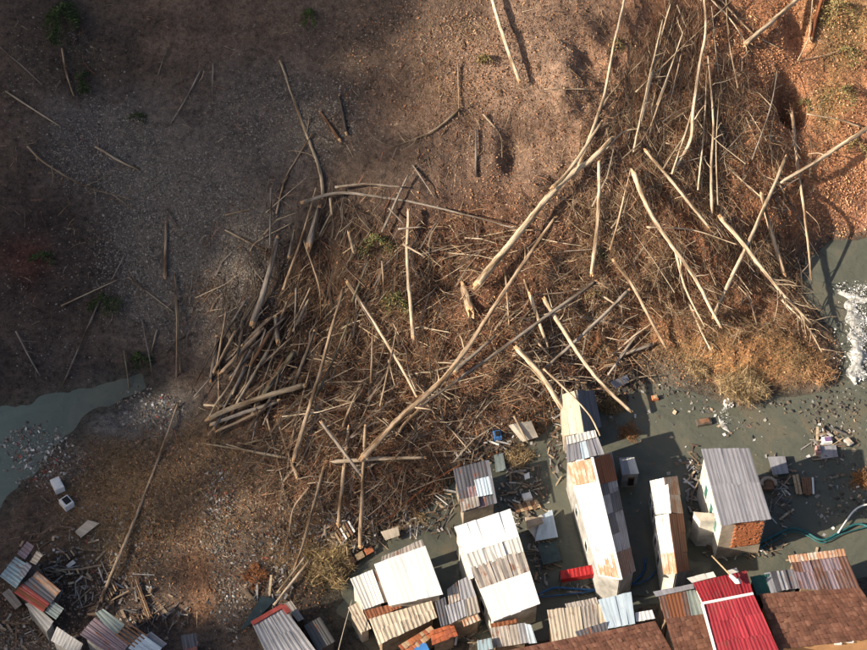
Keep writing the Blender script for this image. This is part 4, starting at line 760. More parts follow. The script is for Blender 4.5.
# slate-grey house with brick front
o, b = house('house', 'house with sloping slate grey roof, white side wall and bare brick front', 'house', (735, 500), -.6)
Q = roof(o, b, [(701, 449), (749, 448), (771, 519), (721, 526)], [6., 6., 5.3, 5.3], slate, 5, 2, .010, .3, .008); W4 = wall_under(o, b, Q, -.8, M['plaster_white'], .3)
for s0 in (.12, .34, .62): window(o, b, W4, 3, s0, s0+.13, .5, .78, 'glass_green')
Vw, Bw = W4; a, c, a0, c0 = Vw[3], Vw[2], Bw[3], Bw[2]; n = unit(np.cross(c-a, [0, 0, 1.])); n = n if n[1] < 0 else -n
fr = link('front_wall', mesh('front_wall', [v-b+n*.03 for v in (a, c, c0, a0)]+[v-b for v in (a, c, c0, a0)], [(0, 1, 2, 3), (0, 4, 5, 1), (1, 5, 6, 2), (2, 6, 7, 3), (3, 7, 4, 0)], M['plaster_cream']), o)
rs = RN(77); bv = []; bf = []
for j in range(15):
    for i in range(12):
        if rs.rand() < .12: continue
        t = .38+.6*(j+.5)/15; s = .30+.68*(i+.5+.5*(j % 2))/12.6; P = (a0*(1-t)+a*t)*(1-s)+(c0*(1-t)+c*t)*s+n*.05-b; ux = unit(c-a)*np.linalg.norm(c-a)*.68/12.6*.44; uz = np.array([0, 0, (a[2]-a0[2])*.6/15*.40]); ny_ = n*(.05+.02*rs.rand()); k = len(bv)
        bv += [P+sx*ux+sy*ny_+sz*uz for sz in (-1, 1) for sy in (-1, 1) for sx in (-1, 1)]; bf += [tuple(x+k for x in f) for f in ((0, 1, 3, 2), (4, 6, 7, 5), (0, 4, 5, 1), (2, 3, 7, 6), (0, 2, 6, 4), (1, 5, 7, 3))]
br_ = link('bricks', mesh('bricks', bv, bf, M['brick']), fr); br_['kind'] = 'stuff'
Q = roof(o, b, [(693, 512), (716, 514), (720, 521), (700, 521)], 3.6, plain('annex_roof', (.45, .40, .33)), 2, 1, .0); wall_under(o, b, Q, -.8, M['plaster_white'], .05, 'annex_wall')
# bottom row, left to right
browns = [(.125, .055, .036), (.14, .064, .042), (.11, .05, .034), (.16, .078, .052)]
o, b = house('house', 'long row house of dark brown roof tiles at bottom centre', 'house', (590, 648), .1)
Q = tiles(o, b, [(500, 652), (655, 621), (674, 655), (520, 690)], [5., 5., 3.8, 3.8], browns, seed=5); wall_under(o, b, Q, -.2, M['plaster_cream'], .3)
Q = roof(o, b, [(547, 610), (604, 604), (607, 632), (553, 644)], [3.6, 3.6, 4.4, 4.4], [beige, greyb, beige], 7, 1, .016); wall_under(o, b, Q, -.4, M['boards'])
roof(o, b, [(565, 604), (596, 598), (598, 604), (567, 610)], [3.4, 3.4, 3.5, 3.5], greyb, 4); roof(o, b, [(575, 632), (606, 622), (608, 631), (578, 638)], 4.65, zincd, 4, 1, .016, name='patch_sheet')
Q = roof(o, b, [(598, 600), (631, 592), (635, 624), (608, 629)], [4., 4., 4.7, 4.7], lblue, 4, 1, .004, .4, .008, name='roof_panel'); wall_under(o, b, Q, -.4, M['plaster_white'])
roof(o, b, [(635, 613), (652, 610), (655, 619), (636, 622)], [4.2, 4.2, 4.5, 4.5], white, 2, 1, .01, name='roof_panel')
o, b = house('house', 'narrow brown tiled house left against the red roof', 'house', (690, 640), .1)
Q = tiles(o, b, [(665, 619), (706, 614), (720, 660), (680, 668)], [5., 5., 4., 4.], browns, seed=6); wall_under(o, b, Q, -.2, M['plaster_cream'], .2)
Q = roof(o, b, [(658, 595), (686, 591), (691, 616), (665, 620)], [3.9, 3.9, 4.9, 4.9], [brownc, rust], 4, 1, .016); wall_under(o, b, Q, -.4, M['boards']); roof(o, b, [(686, 591), (696, 590), (705, 615), (691, 616)], [3.9, 3.9, 4.9, 4.9], gteal, 1)
roof(o, b, [(653, 592), (693, 584), (694, 589), (656, 597)], 4.1, slate, 4, 1, .0, name='gutter_panel')
o, b = house('house', 'house with vivid red roof in two slopes and white verge', 'house', (735, 620), .1)
Q = roof(o, b, [(703, 604), (753, 594), (780, 654), (719, 664)], [6., 6., 5., 5.], redr, 5, 3, .014, .25, .01, name='roof_panel'); wall_under(o, b, Q, -.2, M['plaster_white'], .25)
Q = roof(o, b, [(693, 583), (746, 571), (753, 594), (703, 604)], [5., 5., 6., 6.], sheet((.30, .025, .035), .1, gloss=.5, streak=.3), 5, 1, .014, .25, .01, name='roof_panel'); wall_under(o, b, Q, -.4, M['plaster_white'], .25)  # upper slope takes a darker red copy, its dimmer light painted in
ridge(o, b, (702, 604), 6.05, (753, 594), 6.05, .09, M['frame_white']); ridge(o, b, (702, 604), 6.05, (718, 662), 5.0, .09, M['frame_white'], 'verge_board')
roof(o, b, [(687, 578), (713, 572), (716, 577), (692, 583)], 4.9, whitew, 3, 1, .0, name='parapet_panel'); roof(o, b, [(726, 571), (736, 568), (739, 572), (729, 575)], 4.9, whitew, 1, 1, .0, name='parapet_panel')
o, b = house('house', 'large brown tiled house with orange wall at bottom right corner', 'house', (820, 625), .1)
Q = tiles(o, b, [(759, 594), (860, 588), (892, 636), (779, 650)], [5.6, 5.6, 4.4, 4.4], browns, seed=7); wall_under(o, b, Q, -.2, M['plaster_orange'], .35)
Q = roof(o, b, [(789, 557), (844, 550), (861, 591), (799, 589)], [4.4, 4.4, 5.5, 5.5], [brownc, brownc, mauve], 6, 2, .016); wall_under(o, b, Q, -.4, M['boards']); roof(o, b, [(788, 556), (844, 549), (846, 556), (790, 563)], 4.65, rustl, 6, 1, .016, name='patch_sheet')
Q = roof(o, b, [(764, 573), (795, 569), (800, 588), (771, 593)], [4.4, 4.4, 5.5, 5.5], [zinc, zincd], 5, 1, .04, .5); wall_under(o, b, Q, -.4, M['plaster_grey'])
for k, (x, y) in enumerate([(838, 643), (850, 641)]):
    P = at_z(np.array(x*1.), np.array(y*1.), 3.9); link('wall_light', boxm(P-b, np.array([.25, 0, 0]), np.array([0, .12, 0]), np.array([0, 0, .1]), M['frame_white'], 'wall_light'), o)
o, b = house('shelter', 'dark green sheeted shelter between the red roof and grey roof', 'shelter', (760, 586), .1); Q = roof(o, b, [(750, 577), (768, 574), (772, 593), (757, 596)], [4.6, 4.6, 5., 5.], M['tarp_green'], 2, 1, .02); wall_under(o, b, Q, -.4, M['boards_dark'], .15)
# lower left wrecked sheds
o, b = house('shed', 'tumbledown shed roofed with blue, rust and striped sheets at left', 'shed', (32, 585), .2)
for q, z, m_, n in [([(0, 577), (15, 557), (31, 567), (16, 589)], 3.2, cblue, 3), ([(17, 554), (27, 542), (34, 547), (25, 560)], 3.1, mauve, 2), ([(30, 562), (37, 551), (43, 555), (36, 565)], 3., beige, 1), ([(20, 573), (27, 562), (32, 566), (24, 578)], 3.4, slate, 1), ([(32, 578), (37, 571), (61, 591), (55, 598)], 2.9, [rustl, zinc], 3), ([(14, 593), (23, 584), (50, 604), (43, 612)], 3., [stripe, rust], 4), ([(45, 612), (52, 601), (64, 609), (56, 620)], 2.8, gteal, 2), ([(22, 585), (32, 577), (56, 598), (50, 605)], 2.95, [zincd, stripe], 3)]:
    Qq = roof(o, b, q, z, m_, n, 1, .018, .28, .07)
wall_under(o, b, wq([(3, 578), (27, 545), (60, 594), (46, 610)], 2.8), -.1, M['boards_dark'], .3)
o, b = house('shed', 'white flat panel roof leaning below the tumbledown shed', 'shed', (38, 617), .2); Q = roof(o, b, [(25, 604), (32, 602), (54, 622), (47, 632)], 2.3, whitew, 3, 1, .01); wall_under(o, b, Q, -.1, M['plaster_grey'], .15)
o, b = house('shed', 'white slab roofed hut at the bottom left edge', 'shed', (68, 642), .2); Q = roof(o, b, [(57, 627), (83, 644), (77, 656), (51, 641)], 2.5, whitew, 2, 1, .01); wall_under(o, b, Q, -.1, M['plaster_grey'], .15)
o, b = house('house', 'low house with mauve and grey-green roof and pale blue end', 'house', (120, 638), .2)
Q = roof(o, b, [(95, 613), (103, 609), (125, 625), (115, 638)], 3.5, gteal, 2, 1, .02); Q = roof(o, b, [(80, 635), (95, 617), (129, 645), (118, 660)], 3.5, mauve, 4, 1, .02); roof(o, b, [(128, 648), (142, 634), (162, 648), (150, 662)], 3.6, lblue, 3, 1, .01); roof(o, b, [(144, 636), (151, 632), (167, 644), (163, 648)], 3.3, zinc, 2)
wall_under(o, b, wq([(82, 635), (103, 611), (160, 650), (140, 668)], 3.3), -.1, M['plaster_grey'], .2)
for k in range(5):
    A = at_z(np.array(116.+k*3.2), np.array(634.-k*2.6+.0), 3.6); B = A+np.array([1.6, -1.2, 0])*.9; link('rafter', boxm((A+B)/2-b, (B-A)/2, np.array([.03, .04, 0]), np.array([0, 0, .06]), M['plank_brown'], 'rafter'), o)
o, b = house('shed', 'small grey roofed hut with pink door at the bottom left', 'shed', (188, 642), .2); Q = roof(o, b, [(181, 636), (196, 633), (198, 646), (183, 650)], 2.4, zincd, 2); wall_under(o, b, Q, -.1, plain('pink', (.4, .18, .16)), .1)
o, b = house('shed', 'grey roofed shed with dull red edge under the pale pole end', 'shed', (285, 632), .2)
Q = roof(o, b, [(252, 624), (283, 606), (317, 653), (271, 664)], [3.2, 3.2, 2.9, 2.9], zinc, 4, 2, .02); W4 = wall_under(o, b, Q, -.2, M['boards_dark'], .2)
ridge(o, b, (252, 624), 3.25, (283, 606), 3.25, .17, plain('dull_red', (.28, .06, .05)), 'edge_board'); ridge(o, b, (283, 606), 3.25, (289, 613), 3.2, .2, M['dull_red'], 'edge_board')
Q = roof(o, b, [(284, 604), (291, 601), (304, 619), (298, 622)], 2.2, greyb, 1); wall_under(o, b, Q, -.2, M['boards_dark'], .05)
o, b = house('shed', 'dark flat roof hut right of the red-edged grey roof', 'shed', (318, 634), .2); Q = roof(o, b, [(304, 626), (320, 617), (335, 641), (318, 652)], 2.4, sheet((.09, .09, .09), .2), 3); wall_under(o, b, Q, -.2, M['boards_dark'], .1)
o, b = house('shed', 'pale small shed with dark opening standing in the brown water', 'shed', (629, 470), -.6); Q = roof(o, b, [(619, 458), (634, 457), (639, 474), (622, 475)], 1.8, [whitew, zinc], 2, 1, .01); W4 = wall_under(o, b, Q, -.8, M['plaster_grey'], .05); window(o, b, W4, 2, .2, .6, .4, .85, 'black', 'frame_brown')
# ------------------------------------------------------------------ single things lying about
def slab(name, label, cat, quad, z, mat, th=.06, group='loose wreckage', wob=.05):
    """a loose sheet, board or panel lying at height z, bent a little; planks when it is boards"""
    _h[0] += 1; rs = RN(1500+_h[0]); Q = wq(quad, z); c = Q.mean(0); hh = [float(max(0, Hh(q[0], q[1]))) for q in Q]; b = np.array([c[0], c[1], c[2]-.05])
    V, Fs, UV = sheet_mesh(Q, 0, 1, 0, 1, 0, mat, rs, 0, .3, th, wob); o = link(name, mesh(name, np.array(V)-b, Fs, mat, UV), None, b); tag(o, label, cat, group); return o
def gzp(p, add=.06): q = at_z(np.array(p[0]*1.), np.array(p[1]*1.), .4); return max(0., float(Hh(q[0], q[1])))+add
def lay(name, label, cat, quad, mat, add=.08, th=.06, **kw): return slab(name, label, cat, quad, [gzp(p, add) for p in quad], mat, th, **kw)
# red canopy
o, b = house('canopy', 'small bright red metal canopy over the water beside the long house', 'canopy', (579, 574), 0., None)
Q = wq([(560, 571), (596, 564), (598, 573), (561, 579)], [1.6, 1.6, 1.45, 1.45]); V, Fs, UV = sheet_mesh(Q, 0, 1, 0, 1, 0, None, RN(2), .02, .3, .05); link('roof_sheet', mesh('roof_sheet', np.array(V)-b, Fs, M['red_paint'], UV), o)
link('front_panel', boxm((Q[2]+Q[3])/2-b-[0, 0, .28], (Q[2]-Q[3])/2, np.array([0, .03, 0]), np.array([0, 0, .26]), M['red_paint'], 'front_panel'), o)
for p in Q: link('post', boxm((p+[p[0]*0, 0, 0])-b-[0, 0, .95], np.array([.04, 0, 0]), np.array([0, .04, 0]), np.array([0, 0, .92]), M['boards_dark'], 'post'), o)
def pipe(name, label, pts, r, mat, z=.25, cat='pipe'):
    pp = smoothpath(pts, 3.); P = at_z(pp[:, 0], pp[:, 1], z); P[:, 2] = np.maximum(P[:, 2], np.maximum(0, Hh(P[:, 0], P[:, 1]))+r); b = P[0].copy()
    V, Fs, UV = tube(P-b, np.full(len(P), r), 7, RN(1), 0.); o = link(name, mesh(name, V, Fs, mat, UV, True), None, b); tag(o, label, cat)
pipe('hose', 'blue water hose running past the foot of the long house', [(538, 595), (554, 588), (575, 589), (595, 590), (615, 588), (633, 583), (643, 572), (646, 559)], .085, M['blue_pipe'])
pipe('hose', 'second thinner blue hose looped behind the bottom roofs', [(540, 597), (580, 593), (640, 583), (656, 571)], .055, M['blue_pipe'])
pipe('hose', 'teal hose curving over the water right of brick front', [(738, 553), (766, 540), (789, 529), (804, 531), (822, 540), (840, 532), (858, 524), (875, 530)], .09, M['teal_pipe'])
pipe('hose', 'second teal hose just under the curving teal hose', [(742, 555), (770, 543), (790, 532), (806, 535), (822, 543), (842, 534), (870, 526)], .05, M['teal_pipe'])
pipe('pipe', 'pale thin pipe angled above the teal hose at right edge', [(838, 533), (855, 510), (872, 503)], .07, M['frame_white'], .4)
pipe('cable', 'slack wire hanging between the sheds at bottom left of white roof', [(352, 600), (345, 625), (338, 652)], .03, plain('wire', (.45, .38, .3)), 3., 'cable')
# stove pipe on the red roof
A = at_z(np.array(712.), np.array(556.), 4.6); B = at_z(np.array(737.), np.array(582.), 6.1); o = empty('stove_pipe', A); tag(o, 'long rusty stovepipe with pale cowl leaning on the red roof', 'pipe')
V, Fs, UV = tube(np.array([A, (A+B)/2, B])-A, [.06, .06, .07], 8, RN(1), 0.); link('shaft', mesh('shaft', V, Fs, M['plank_tan'], UV, True), o)
V, Fs, UV = tube(np.array([B-unit(B-A)*.9, B+[0, 0, .0], B+[.15, 0, .15]])-A, [.16, .18, .22], 10, RN(1), 0.); link('cowl', mesh('cowl', V, Fs, M['appliance'], UV, True), o)
# floating and stranded wreckage
lay('metal_sheet', 'crumpled blue-white sheet floating right of the white banded roof', 'sheet', [(540, 518), (552, 510), (558, 537), (535, 541)], lblue, .5, .05, wob=.2)
lay('metal_sheet', 'pale folded sheet lying over the crumpled blue-white sheet', 'sheet', [(526, 525), (541, 515), (550, 521), (536, 537)], whitew, .75, .05, wob=.2)
lay('mat', 'rounded beige mat on the wreckage right of white banded roof', 'mat', [(525, 517), (541, 516), (543, 524), (528, 528)], M['beige_cloth'], 1., .2, wob=.15)
lay('tarpaulin', 'dark blue-grey tarpaulin sagging below the crumpled sheet', 'tarpaulin', [(537, 543), (557, 539), (561, 562), (543, 566)], M['tarp_dark'], .3, .05, wob=.2)
def raft(name, label, cat, quad, n, mats, add=.2, gap=.86):
    Q = wq(quad, [gzp(p, add) for p in quad]); b = Q.mean(0).copy(); b[2] -= add; o = empty(name, b); tag(o, label, cat, 'loose wreckage'); rs = RN(int(quad[0][0])); U = (Q[1]-Q[0]); Vv = (Q[3]-Q[0])
    for i in range(n):
        c = bil(Q, (i+.5)/n, .5+rs.normal()*.03)-b; link('plank', boxm(c+[0, 0, rs.normal()*.02], U/n/2*gap, Vv/2*(.9+.15*rs.rand()), np.array([0, 0, .03]), M[mats[i % len(mats)]], 'plank'), o)
    for f in (.2, .8): link('bearer', boxm(bil(Q, .5, f)-b-[0, 0, .07], U/2, unit(Vv)*.05, np.array([0, 0, .04]), M['boards_dark'], 'bearer'), o)
    return o
raft('timber_deck', 'broken brown plank deck in the water above white banded roof', 'deck', [(513, 505), (538, 499), (541, 508), (517, 513)], 6, ['plank_brown', 'plank_tan'])
raft('timber_deck', 'floating brown boards beside a white post in right water', 'deck', [(801, 478), (811, 477), (812, 494), (803, 495)], 4, ['plank_brown'])
raft('timber_deck', 'leaning tan plank pair floating in the right water', 'deck', [(792, 475), (798, 474), (803, 494), (796, 495)], 2, ['plank_tan'], .4)
raft('timber_pile', 'heap of tan boards at the lower left end of the long pole', 'boards', [(103, 592), (112, 580), (120, 586), (108, 602)], 6, ['plank_tan', 'plank_brown'], .3, .6)
raft('timber_pile', 'dark broken boards among the wrecked sheds at left', 'boards', [(62, 556), (74, 548), (78, 553), (66, 562)], 5, ['boards_dark', 'plank_tan'], .3, .55)
raft('timber_pile', 'thin parallel battens lying on the ground left of centre', 'boards', [(66, 570), (84, 569), (85, 575), (68, 575)], 4, ['plank_tan', 'boards_dark'], .2, .4)
raft('timber_pile', 'long brown boards running down behind the mauve roofed house', 'boards', [(131, 577), (136, 576), (153, 617), (147, 620)], 3, ['plank_brown', 'plank_tan'], .3, .6)
raft('timber_pile', 'orange boards beside the dry bush left of the white roof', 'boards', [(345, 561), (372, 546), (375, 551), (348, 567)], 3, ['plank_brown', 'plank_tan', 'brick'], .4, .8)
raft('timber_pile', 'splintered boards under the upright poles near white roof', 'boards', [(333, 533), (350, 520), (356, 532), (340, 545)], 6, ['plank_tan', 'plank_brown', 'frame_white'], .5, .45)
lay('metal_sheet', 'grey battered sheet raft floating at the right edge', 'sheet', [(818, 447), (836, 445), (838, 457), (821, 458)], zinc, .25, .08, wob=.1)
lay('metal_sheet', 'grey corrugated panel afloat right of the slate roof', 'sheet', [(768, 457), (785, 456), (789, 473), (773, 475)], zinc, .5, .05, wob=.08)
lay('metal_sheet', 'crumpled grey sheet at the flooded brush edge', 'sheet', [(610, 382), (628, 374), (631, 381), (615, 389)], slate, .35, .05, wob=.25)
lay('concrete_ledge', 'small beige concrete ledge in the water above dark shed', 'ledge', [(513, 424), (531, 421), (538, 437), (526, 441)], M['concrete'], .7, .9, wob=.02)
lay('metal_sheet', 'beige bent sheet by the brush above the white roof', 'sheet', [(381, 531), (398, 527), (400, 535), (386, 540)], beige, .8, .05, wob=.15)
lay('metal_sheet', 'tan sheet lying on the brown bank at lower left', 'sheet', [(75, 532), (88, 520), (99, 523), (81, 538)], beige, .3, .05, wob=.1)
lay('metal_sheet', 'dark teal sheet spread left of the red-edged grey roof', 'sheet', [(240, 630), (262, 596), (276, 599), (253, 624)], M['tarp_dark'], .3, .05, wob=.1)
lay('metal_sheet', 'grey-green panel half sunk beside the tan bush', 'sheet', [(494, 455), (503, 453), (506, 470), (496, 472)], gteal, .3, .05)
lay('board', 'small square white board near the grey-green panel', 'board', [(524, 474), (529, 472), (530, 478), (525, 480)], M['appliance'], .4, .05)
lay('metal_sheet', 'loose pale sheet at the bank above the white appliance', 'sheet', [(66, 566), (73, 560), (76, 563), (69, 568)], whitew, .2, .05)
lay('metal_sheet', 'weathered grey sheet beside the tumbledown shed at left edge', 'sheet', [(2, 594), (9, 588), (22, 604), (15, 609)], greyb, .5, .05)
def box_thing(name, label, cat, px, py, w, d, h, rot, mat, lid=None, lidn='lid', add=0., group='loose wreckage'):
    p = at_z(np.array(px*1.), np.array(py*1.), .3); p[2] = max(0, float(Hh(p[0], p[1])))+add; o = empty(name, p); tag(o, label, cat, group); c, s = math.cos(rot), math.sin(rot)
    bm_V = []; X = np.array([c, s, 0])*w/2; Y = np.array([-s, c, 0])*d/2; e = .9
    for zz, k in ((0, e), (.06*h, 1), (.94*h, 1), (h, e)):
        bm_V += [X*k*sx+Y*k*sy+np.array([0, 0, zz]) for sx, sy in ((-1, -1), (1, -1), (1, 1), (-1, 1))]
    Fs = [(3, 2, 1, 0), (12, 13, 14, 15)]+[(q*4+i, q*4+(i+1) % 4, q*4+4+(i+1) % 4, q*4+4+i) for q in range(3) for i in range(4)]
    link('body', mesh('body', bm_V, Fs, mat), o)
    link(lidn, boxm(np.array([0, 0, h+.02])+X*.1, X*.62, Y*.7, np.array([0, 0, .03]), lid or M['black'], lidn), o); return o
box_thing('appliance', 'tall white appliance lying on the left river bank', 'appliance', 59, 491, .75, 1.1, .7, .5, M['appliance'], M['frame_white'], 'door')
box_thing('appliance', 'white washing machine with dark opening on left bank', 'appliance', 68, 508, .8, .9, .7, .7, M['appliance'], None, 'opening')
box_thing('appliance', 'white box afloat above the white banded roof', 'appliance', 527, 497, .7, .55, .5, .3, M['appliance'], M['frame_white'], 'panel')
box_thing('tub', 'white tub with purple rim on the right river wreckage', 'tub', 827, 440, .75, .55, .4, .1, M['appliance'], plain('purple', (.2, .12, .25)), 'rim')
box_thing('crate', 'pink crate on the grey raft at the right edge', 'crate', 818, 450, .35, .6, .5, .0, plain('pink_paint', (.55, .3, .28)), M['boards_dark'], 'opening')
box_thing('crate', 'small pale box drifting right of the white tub', 'box', 849, 441, .45, .7, .3, .6, M['plaster_grey'], M['plaster_cream'], 'lid')
box_thing('tub', 'blue tub on the wreckage above the dark shed', 'tub', 497, 440, .6, .7, .5, .2, M['tarp_blue'], None, 'opening')
box_thing('crate', 'dark floating crate on the flooded area near tan spit', 'crate', 704, 421, 1.2, .6, .3, .2, M['boards_dark'], M['plank_brown'], 'slat')
box_thing('crate', 'orange box at the brush edge over the water', 'crate', 655, 397, .5, .4, .3, .2, M['brick'], M['plank_tan'], 'lid')
# armchair
p = at_z(np.array(768.), np.array(487.), .2); p[2] = .1; o = empty('armchair', p); tag(o, 'brown armchair with pale rounded back stranded by the slate roof', 'armchair')
th = np.linspace(-.3, math.pi+.3, 14); P = np.stack([np.cos(th)*.55, np.sin(th)*.55, np.full(14, .55)], 1); V, Fs, UV = tube(P, np.full(14, .14), 7, RN(1), 0.); link('backrest', mesh('backrest', V, Fs, M['beige_cloth'], UV, True), o)
link('seat', boxm(np.array([0, 0, .3]), np.array([.42, 0, 0]), np.array([0, .4, 0]), np.array([0, 0, .12]), M['plank_brown'], 'seat'), o)
for sx in (-.4, .4):
    for sy in (-.35, .35): link('leg', boxm(np.array([sx, sy, .1]), np.array([.04, 0, 0]), np.array([0, .04, 0]), np.array([0, 0, .1]), M['boards_dark'], 'leg'), o)
# white post
p = at_z(np.array(813.), np.array(486.), .1); p[2] = 0; o = link('post', boxm(np.array([0, 0, .12]), np.array([.07, 0, 0]), np.array([.05, .75, 0]), np.array([0, 0, .06]), M['frame_white'], 'post'), None, p); tag(o, 'white post floating beside the brown boards in right water', 'post')
# ------------------------------------------------------------------ dry bushes and green sprays
def bush(label, px, py, rpx, cols, n=900, flat=.8, seed=1, name='dry_bush', cat='bush', lift=0.):
    rs = RN(seed*13+5); p = at_z(np.array(px*1.), np.array(py*1.), .3); p[2] = max(-.1, float(Hh(p[0], p[1])))+lift; r = rpx*mpp(p); o = empty(name, p); tag(o, label, cat, 'dry bushes')
    sv = []; sf = []
    for q in range(9):
        d = unit(rs.normal(size=3)*[1, 1, .3]+[0, 0, .9]); Pb = np.array([d*r*.75*t+np.array([0, 0, -.05])+rs.normal(size=3)*.03*t for t in np.linspace(0, 1, 5)]); v, f, u = tube(Pb, np.linspace(.04, .012, 5), 5, rs)
        sf += [tuple(x+len(sv) for x in ff) for ff in f]; sv += v
    link('stems', mesh('stems', sv, sf, M['bark_brown'], np.zeros((len(sv), 2)), True), o)
    d = unit(rs.normal(size=(n, 3))); d[:, 2] = np.abs(d[:, 2]); k = (.25+.75*rs.rand(n)**.6)[:, None]; lump = 1+.45*np.sin(d[:, :1]*5+seed)*np.cos(d[:, 1:2]*4+seed*2); c = d*k*r*lump*[1, 1, flat*.6]
    t = unit(d+rs.normal(size=(n, 3))*.9)*(r*.3*(.3+1.2*rs.rand(n, 1))); s = unit(np.cross(t, rs.normal(size=(n, 3))))*(.010+.018*rs.rand(n, 1)); V = np.stack([c-t-s, c-t+s, c+t*1.0], 1).reshape(-1, 3)
    cc = np.array(cols)[rs.randint(len(cols), size=n)]*(.55+.8*rs.rand(n, 1)); link('twigs', bigmesh('twigs', V, np.arange(3*n).reshape(-1, 3), np.repeat(cc, 3, 0), M['brush']), o)
tw = [(.42, .31, .17), (.36, .25, .13), (.26, .17, .09), (.48, .38, .23)]
bush('tawny dry bush standing in the water above the white banded roof', 518, 457, 15, tw, 2200, .8, 1)
bush('dry bush under the tip of the trunk over the water', 612, 402, 17, [(.40, .28, .13), (.30, .2, .1), (.2, .14, .08)], 1700, .5, 2)
bush('reddish dry bush right below the trunk tip over water', 628, 431, 12, [(.40, .22, .10), (.32, .17, .08), (.25, .14, .08)], 1300, .6, 3)
bush('broad golden bush on the river side of the tan spit', 741, 388, 23, tw, 3600, .6, 4)
bush('large golden bush left of the plain white roof', 327, 568, 24, tw+[(.45, .34, .14)], 3800, .7, 5)
bush('small golden bush at the corner above the plain white roof', 417, 517, 11, tw, 1300, .7, 6)
bush('pale grass clump on the brush edge of tan spit left', 700, 372, 14, tw, 1500, .6, 7)
bush('rusty bush on the rubble left of the golden bush', 255, 578, 13, [(.42, .18, .08), (.3, .14, .07)], 1400, .6, 8)
bush('orange brown bush at the right edge in the water', 862, 478, 13, [(.42, .20, .08), (.34, .18, .08)], 1500, .5, 9)
bush('low rusty bush on the right tip of the spit', 815, 372, 18, [(.40, .22, .11), (.34, .19, .1), (.42, .28, .15)], 1300, .5, 10)
def spray(label, px, py, rpx, hpx, cols, n, seed, cat='plant', name='evergreen_plant'):
    rs = RN(seed+300); p = G(px, py); r = rpx*mpp(p); h = hpx*mpp(p); o = empty(name, p); tag(o, label, cat, 'green plants on the slope')
    V, Fs, UV = tube(np.array([[0, 0, -.1], [.05, .02, r*.4], [.08, .05, r*.8]]), [.06, .04, .015], 6, rs); link('trunk', mesh('trunk', V, Fs, M['bark_dark'], UV, True), o)
    k = rs.randint(7, size=n); a0 = rs.rand(7)*6.28; rad = rs.rand(n)**.7; a = a0[k]+rs.normal(size=n)*.22; c = np.stack([np.cos(a)*rad*r, np.sin(a)*rad*h, (1-rad)*r*.7+rs.rand(n)*r*.3], 1); d = unit(np.stack([np.cos(a), np.sin(a), rs.normal(size=n)*.5], 1)+rs.normal(size=(n, 3))*.4)*(.22*(.5+rs.rand(n, 1)))
    s = unit(np.cross(d, rs.normal(size=(n, 3))))*.045; V = np.stack([c-s, c+s, c+d], 1).reshape(-1, 3); cc = np.array(cols)[rs.randint(len(cols), size=n)]*(.5+.9*rs.rand(n, 1)); link('crown', bigmesh('crown', V, np.arange(3*n).reshape(-1, 3), np.repeat(cc, 3, 0), M['leaf']), o)
gr = [(.055, .085, .03), (.04, .065, .025), (.09, .12, .04)]; yl = [(.24, .21, .08), (.17, .16, .06), (.30, .25, .11), (.32, .2, .1)]
for i, (lb, x, y, r, h, c, n) in enumerate([('dark conifer spray in the top left corner area', 62, 22, 17, 34, gr, 3200), ('small dark shrub beside the bowed tan stem', 83, 84, 13, 14, gr, 700), ('bright green tuft near the top edge left of centre', 310, 18, 8, 16, [(.09, .14, .035), (.07, .11, .03)], 500), ('green plant at the teal river bank', 142, 362, 11, 12, gr, 600),
    ('dim green shrub low on the left slope', 105, 306, 18, 13, gr, 700), ('dark green shrub at the far left slope', 42, 262, 13, 11, gr, 500), ('yellow green weed clump in the top right corner', 836, 16, 20, 20, yl, 700), ('yellow green weed clump right of the black hollow', 838, 100, 19, 22, yl, 700), ('green weeds beside the black hollow', 806, 105, 7, 9, yl, 300), ('green tuft in the middle of the log jam', 378, 250, 20, 16, gr+yl, 1100), ('second green tuft low in the log jam', 398, 305, 16, 14, gr+yl, 900), ('yellow green tuft beside the thin bright trunk', 618, 45, 7, 9, yl, 250), ('mossy tuft by the upright pale trunk', 598, 255, 8, 8, yl+gr, 300), ('small mossy tuft on the brown upper slope', 486, 60, 9, 5, yl, 250), ('mossy tuft near the long grey trunk end', 594, 298, 9, 9, yl, 300), ('olive weeds at the right edge below the bright pole', 856, 150, 14, 16, yl, 400), ('olive weed patch between the reddish trunk and right edge', 848, 58, 16, 14, yl, 450), ('tiny green weeds on the shaded upper left slope', 138, 120, 9, 6, gr, 250)]):
    spray(lb, x, y, r, h, c, n, i)
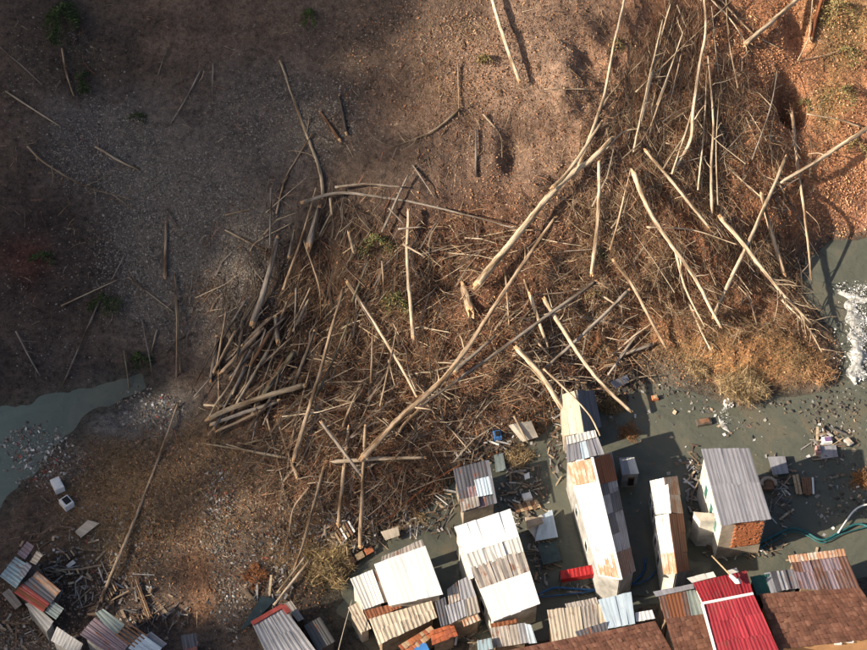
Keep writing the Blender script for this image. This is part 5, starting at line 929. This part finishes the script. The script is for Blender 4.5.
# ------------------------------------------------------------------ broken white water
def mat_foam():
    m, t, b = newmat('foam', .5); g = nd(t, 'ShaderNodeNewGeometry'); n = nd(t, 'ShaderNodeTexNoise', Scale=1.5, Detail=8., Roughness=.7, Distortion=1.4); t.links.new(g.outputs['Position'], n.inputs['Vector'])
    t.links.new(ramp(t, n.outputs[0], [(.36, (.14, .14, .125)), (.52, (.36, .36, .34)), (.68, (.72, .72, .70))]).outputs[0], b.inputs['Base Color']); bump(t, b, n.outputs[0], .6, .1)
mat_foam()
def rapids(label, pts, wpx, seed, hgt=.25):
    pp = smoothpath(pts, 2.); P = at_z(pp[:, 0], pp[:, 1], .02); rs = RN(seed); n = len(P); k = 17; T = unit(np.gradient(P, axis=0)); Sd = np.stack([-T[:, 1], T[:, 0], np.zeros(n)], 1); w = wpx*mpp(P[0])*(.75+.25*np.sin(np.arange(n)*.7+seed))*np.minimum(1, np.minimum(np.arange(n)+1, n-np.arange(n))/5.)
    u = np.linspace(-1, 1, k); V = P[:, None]+Sd[:, None]*(u[None, :, None]*w[:, None, None]); e = (1-u[None]**2); V[..., 2] += e*hgt*(.55+.9*fbm(V[..., 0]*.9, V[..., 1]*.9, 3)); V[:, [0, -1], 2] = -.03; V[[0, -1], :, 2] = -.03; V = V.reshape(-1, 3); b = P[0].copy(); b[2] = 0
    ii = np.arange(n*k).reshape(n, k); Fq = np.stack([ii[:-1, :-1], ii[:-1, 1:], ii[1:, 1:], ii[1:, :-1]], -1).reshape(-1, 4)
    o = link('white_water', mesh('white_water', V-b, Fq.tolist(), M['foam'], None, True), None, b); tag(o, label, 'rapids', None, 'stuff')
rapids('foaming rapids where the stream enters at right', [(848, 300), (856, 322), (858, 350), (855, 385)], 11, 1, .5)
rapids('small foam fan at the head of the stream rapids', [(838, 292), (862, 300), (880, 298)], 6, 2, .4)
rapids('small white fall at the weir below the spit', [(723, 399), (727, 409)], 6, 3, .25)
rapids('curl of foam drifting below the small white fall', [(718, 415), (722, 424), (732, 434)], 3, 4, .12)
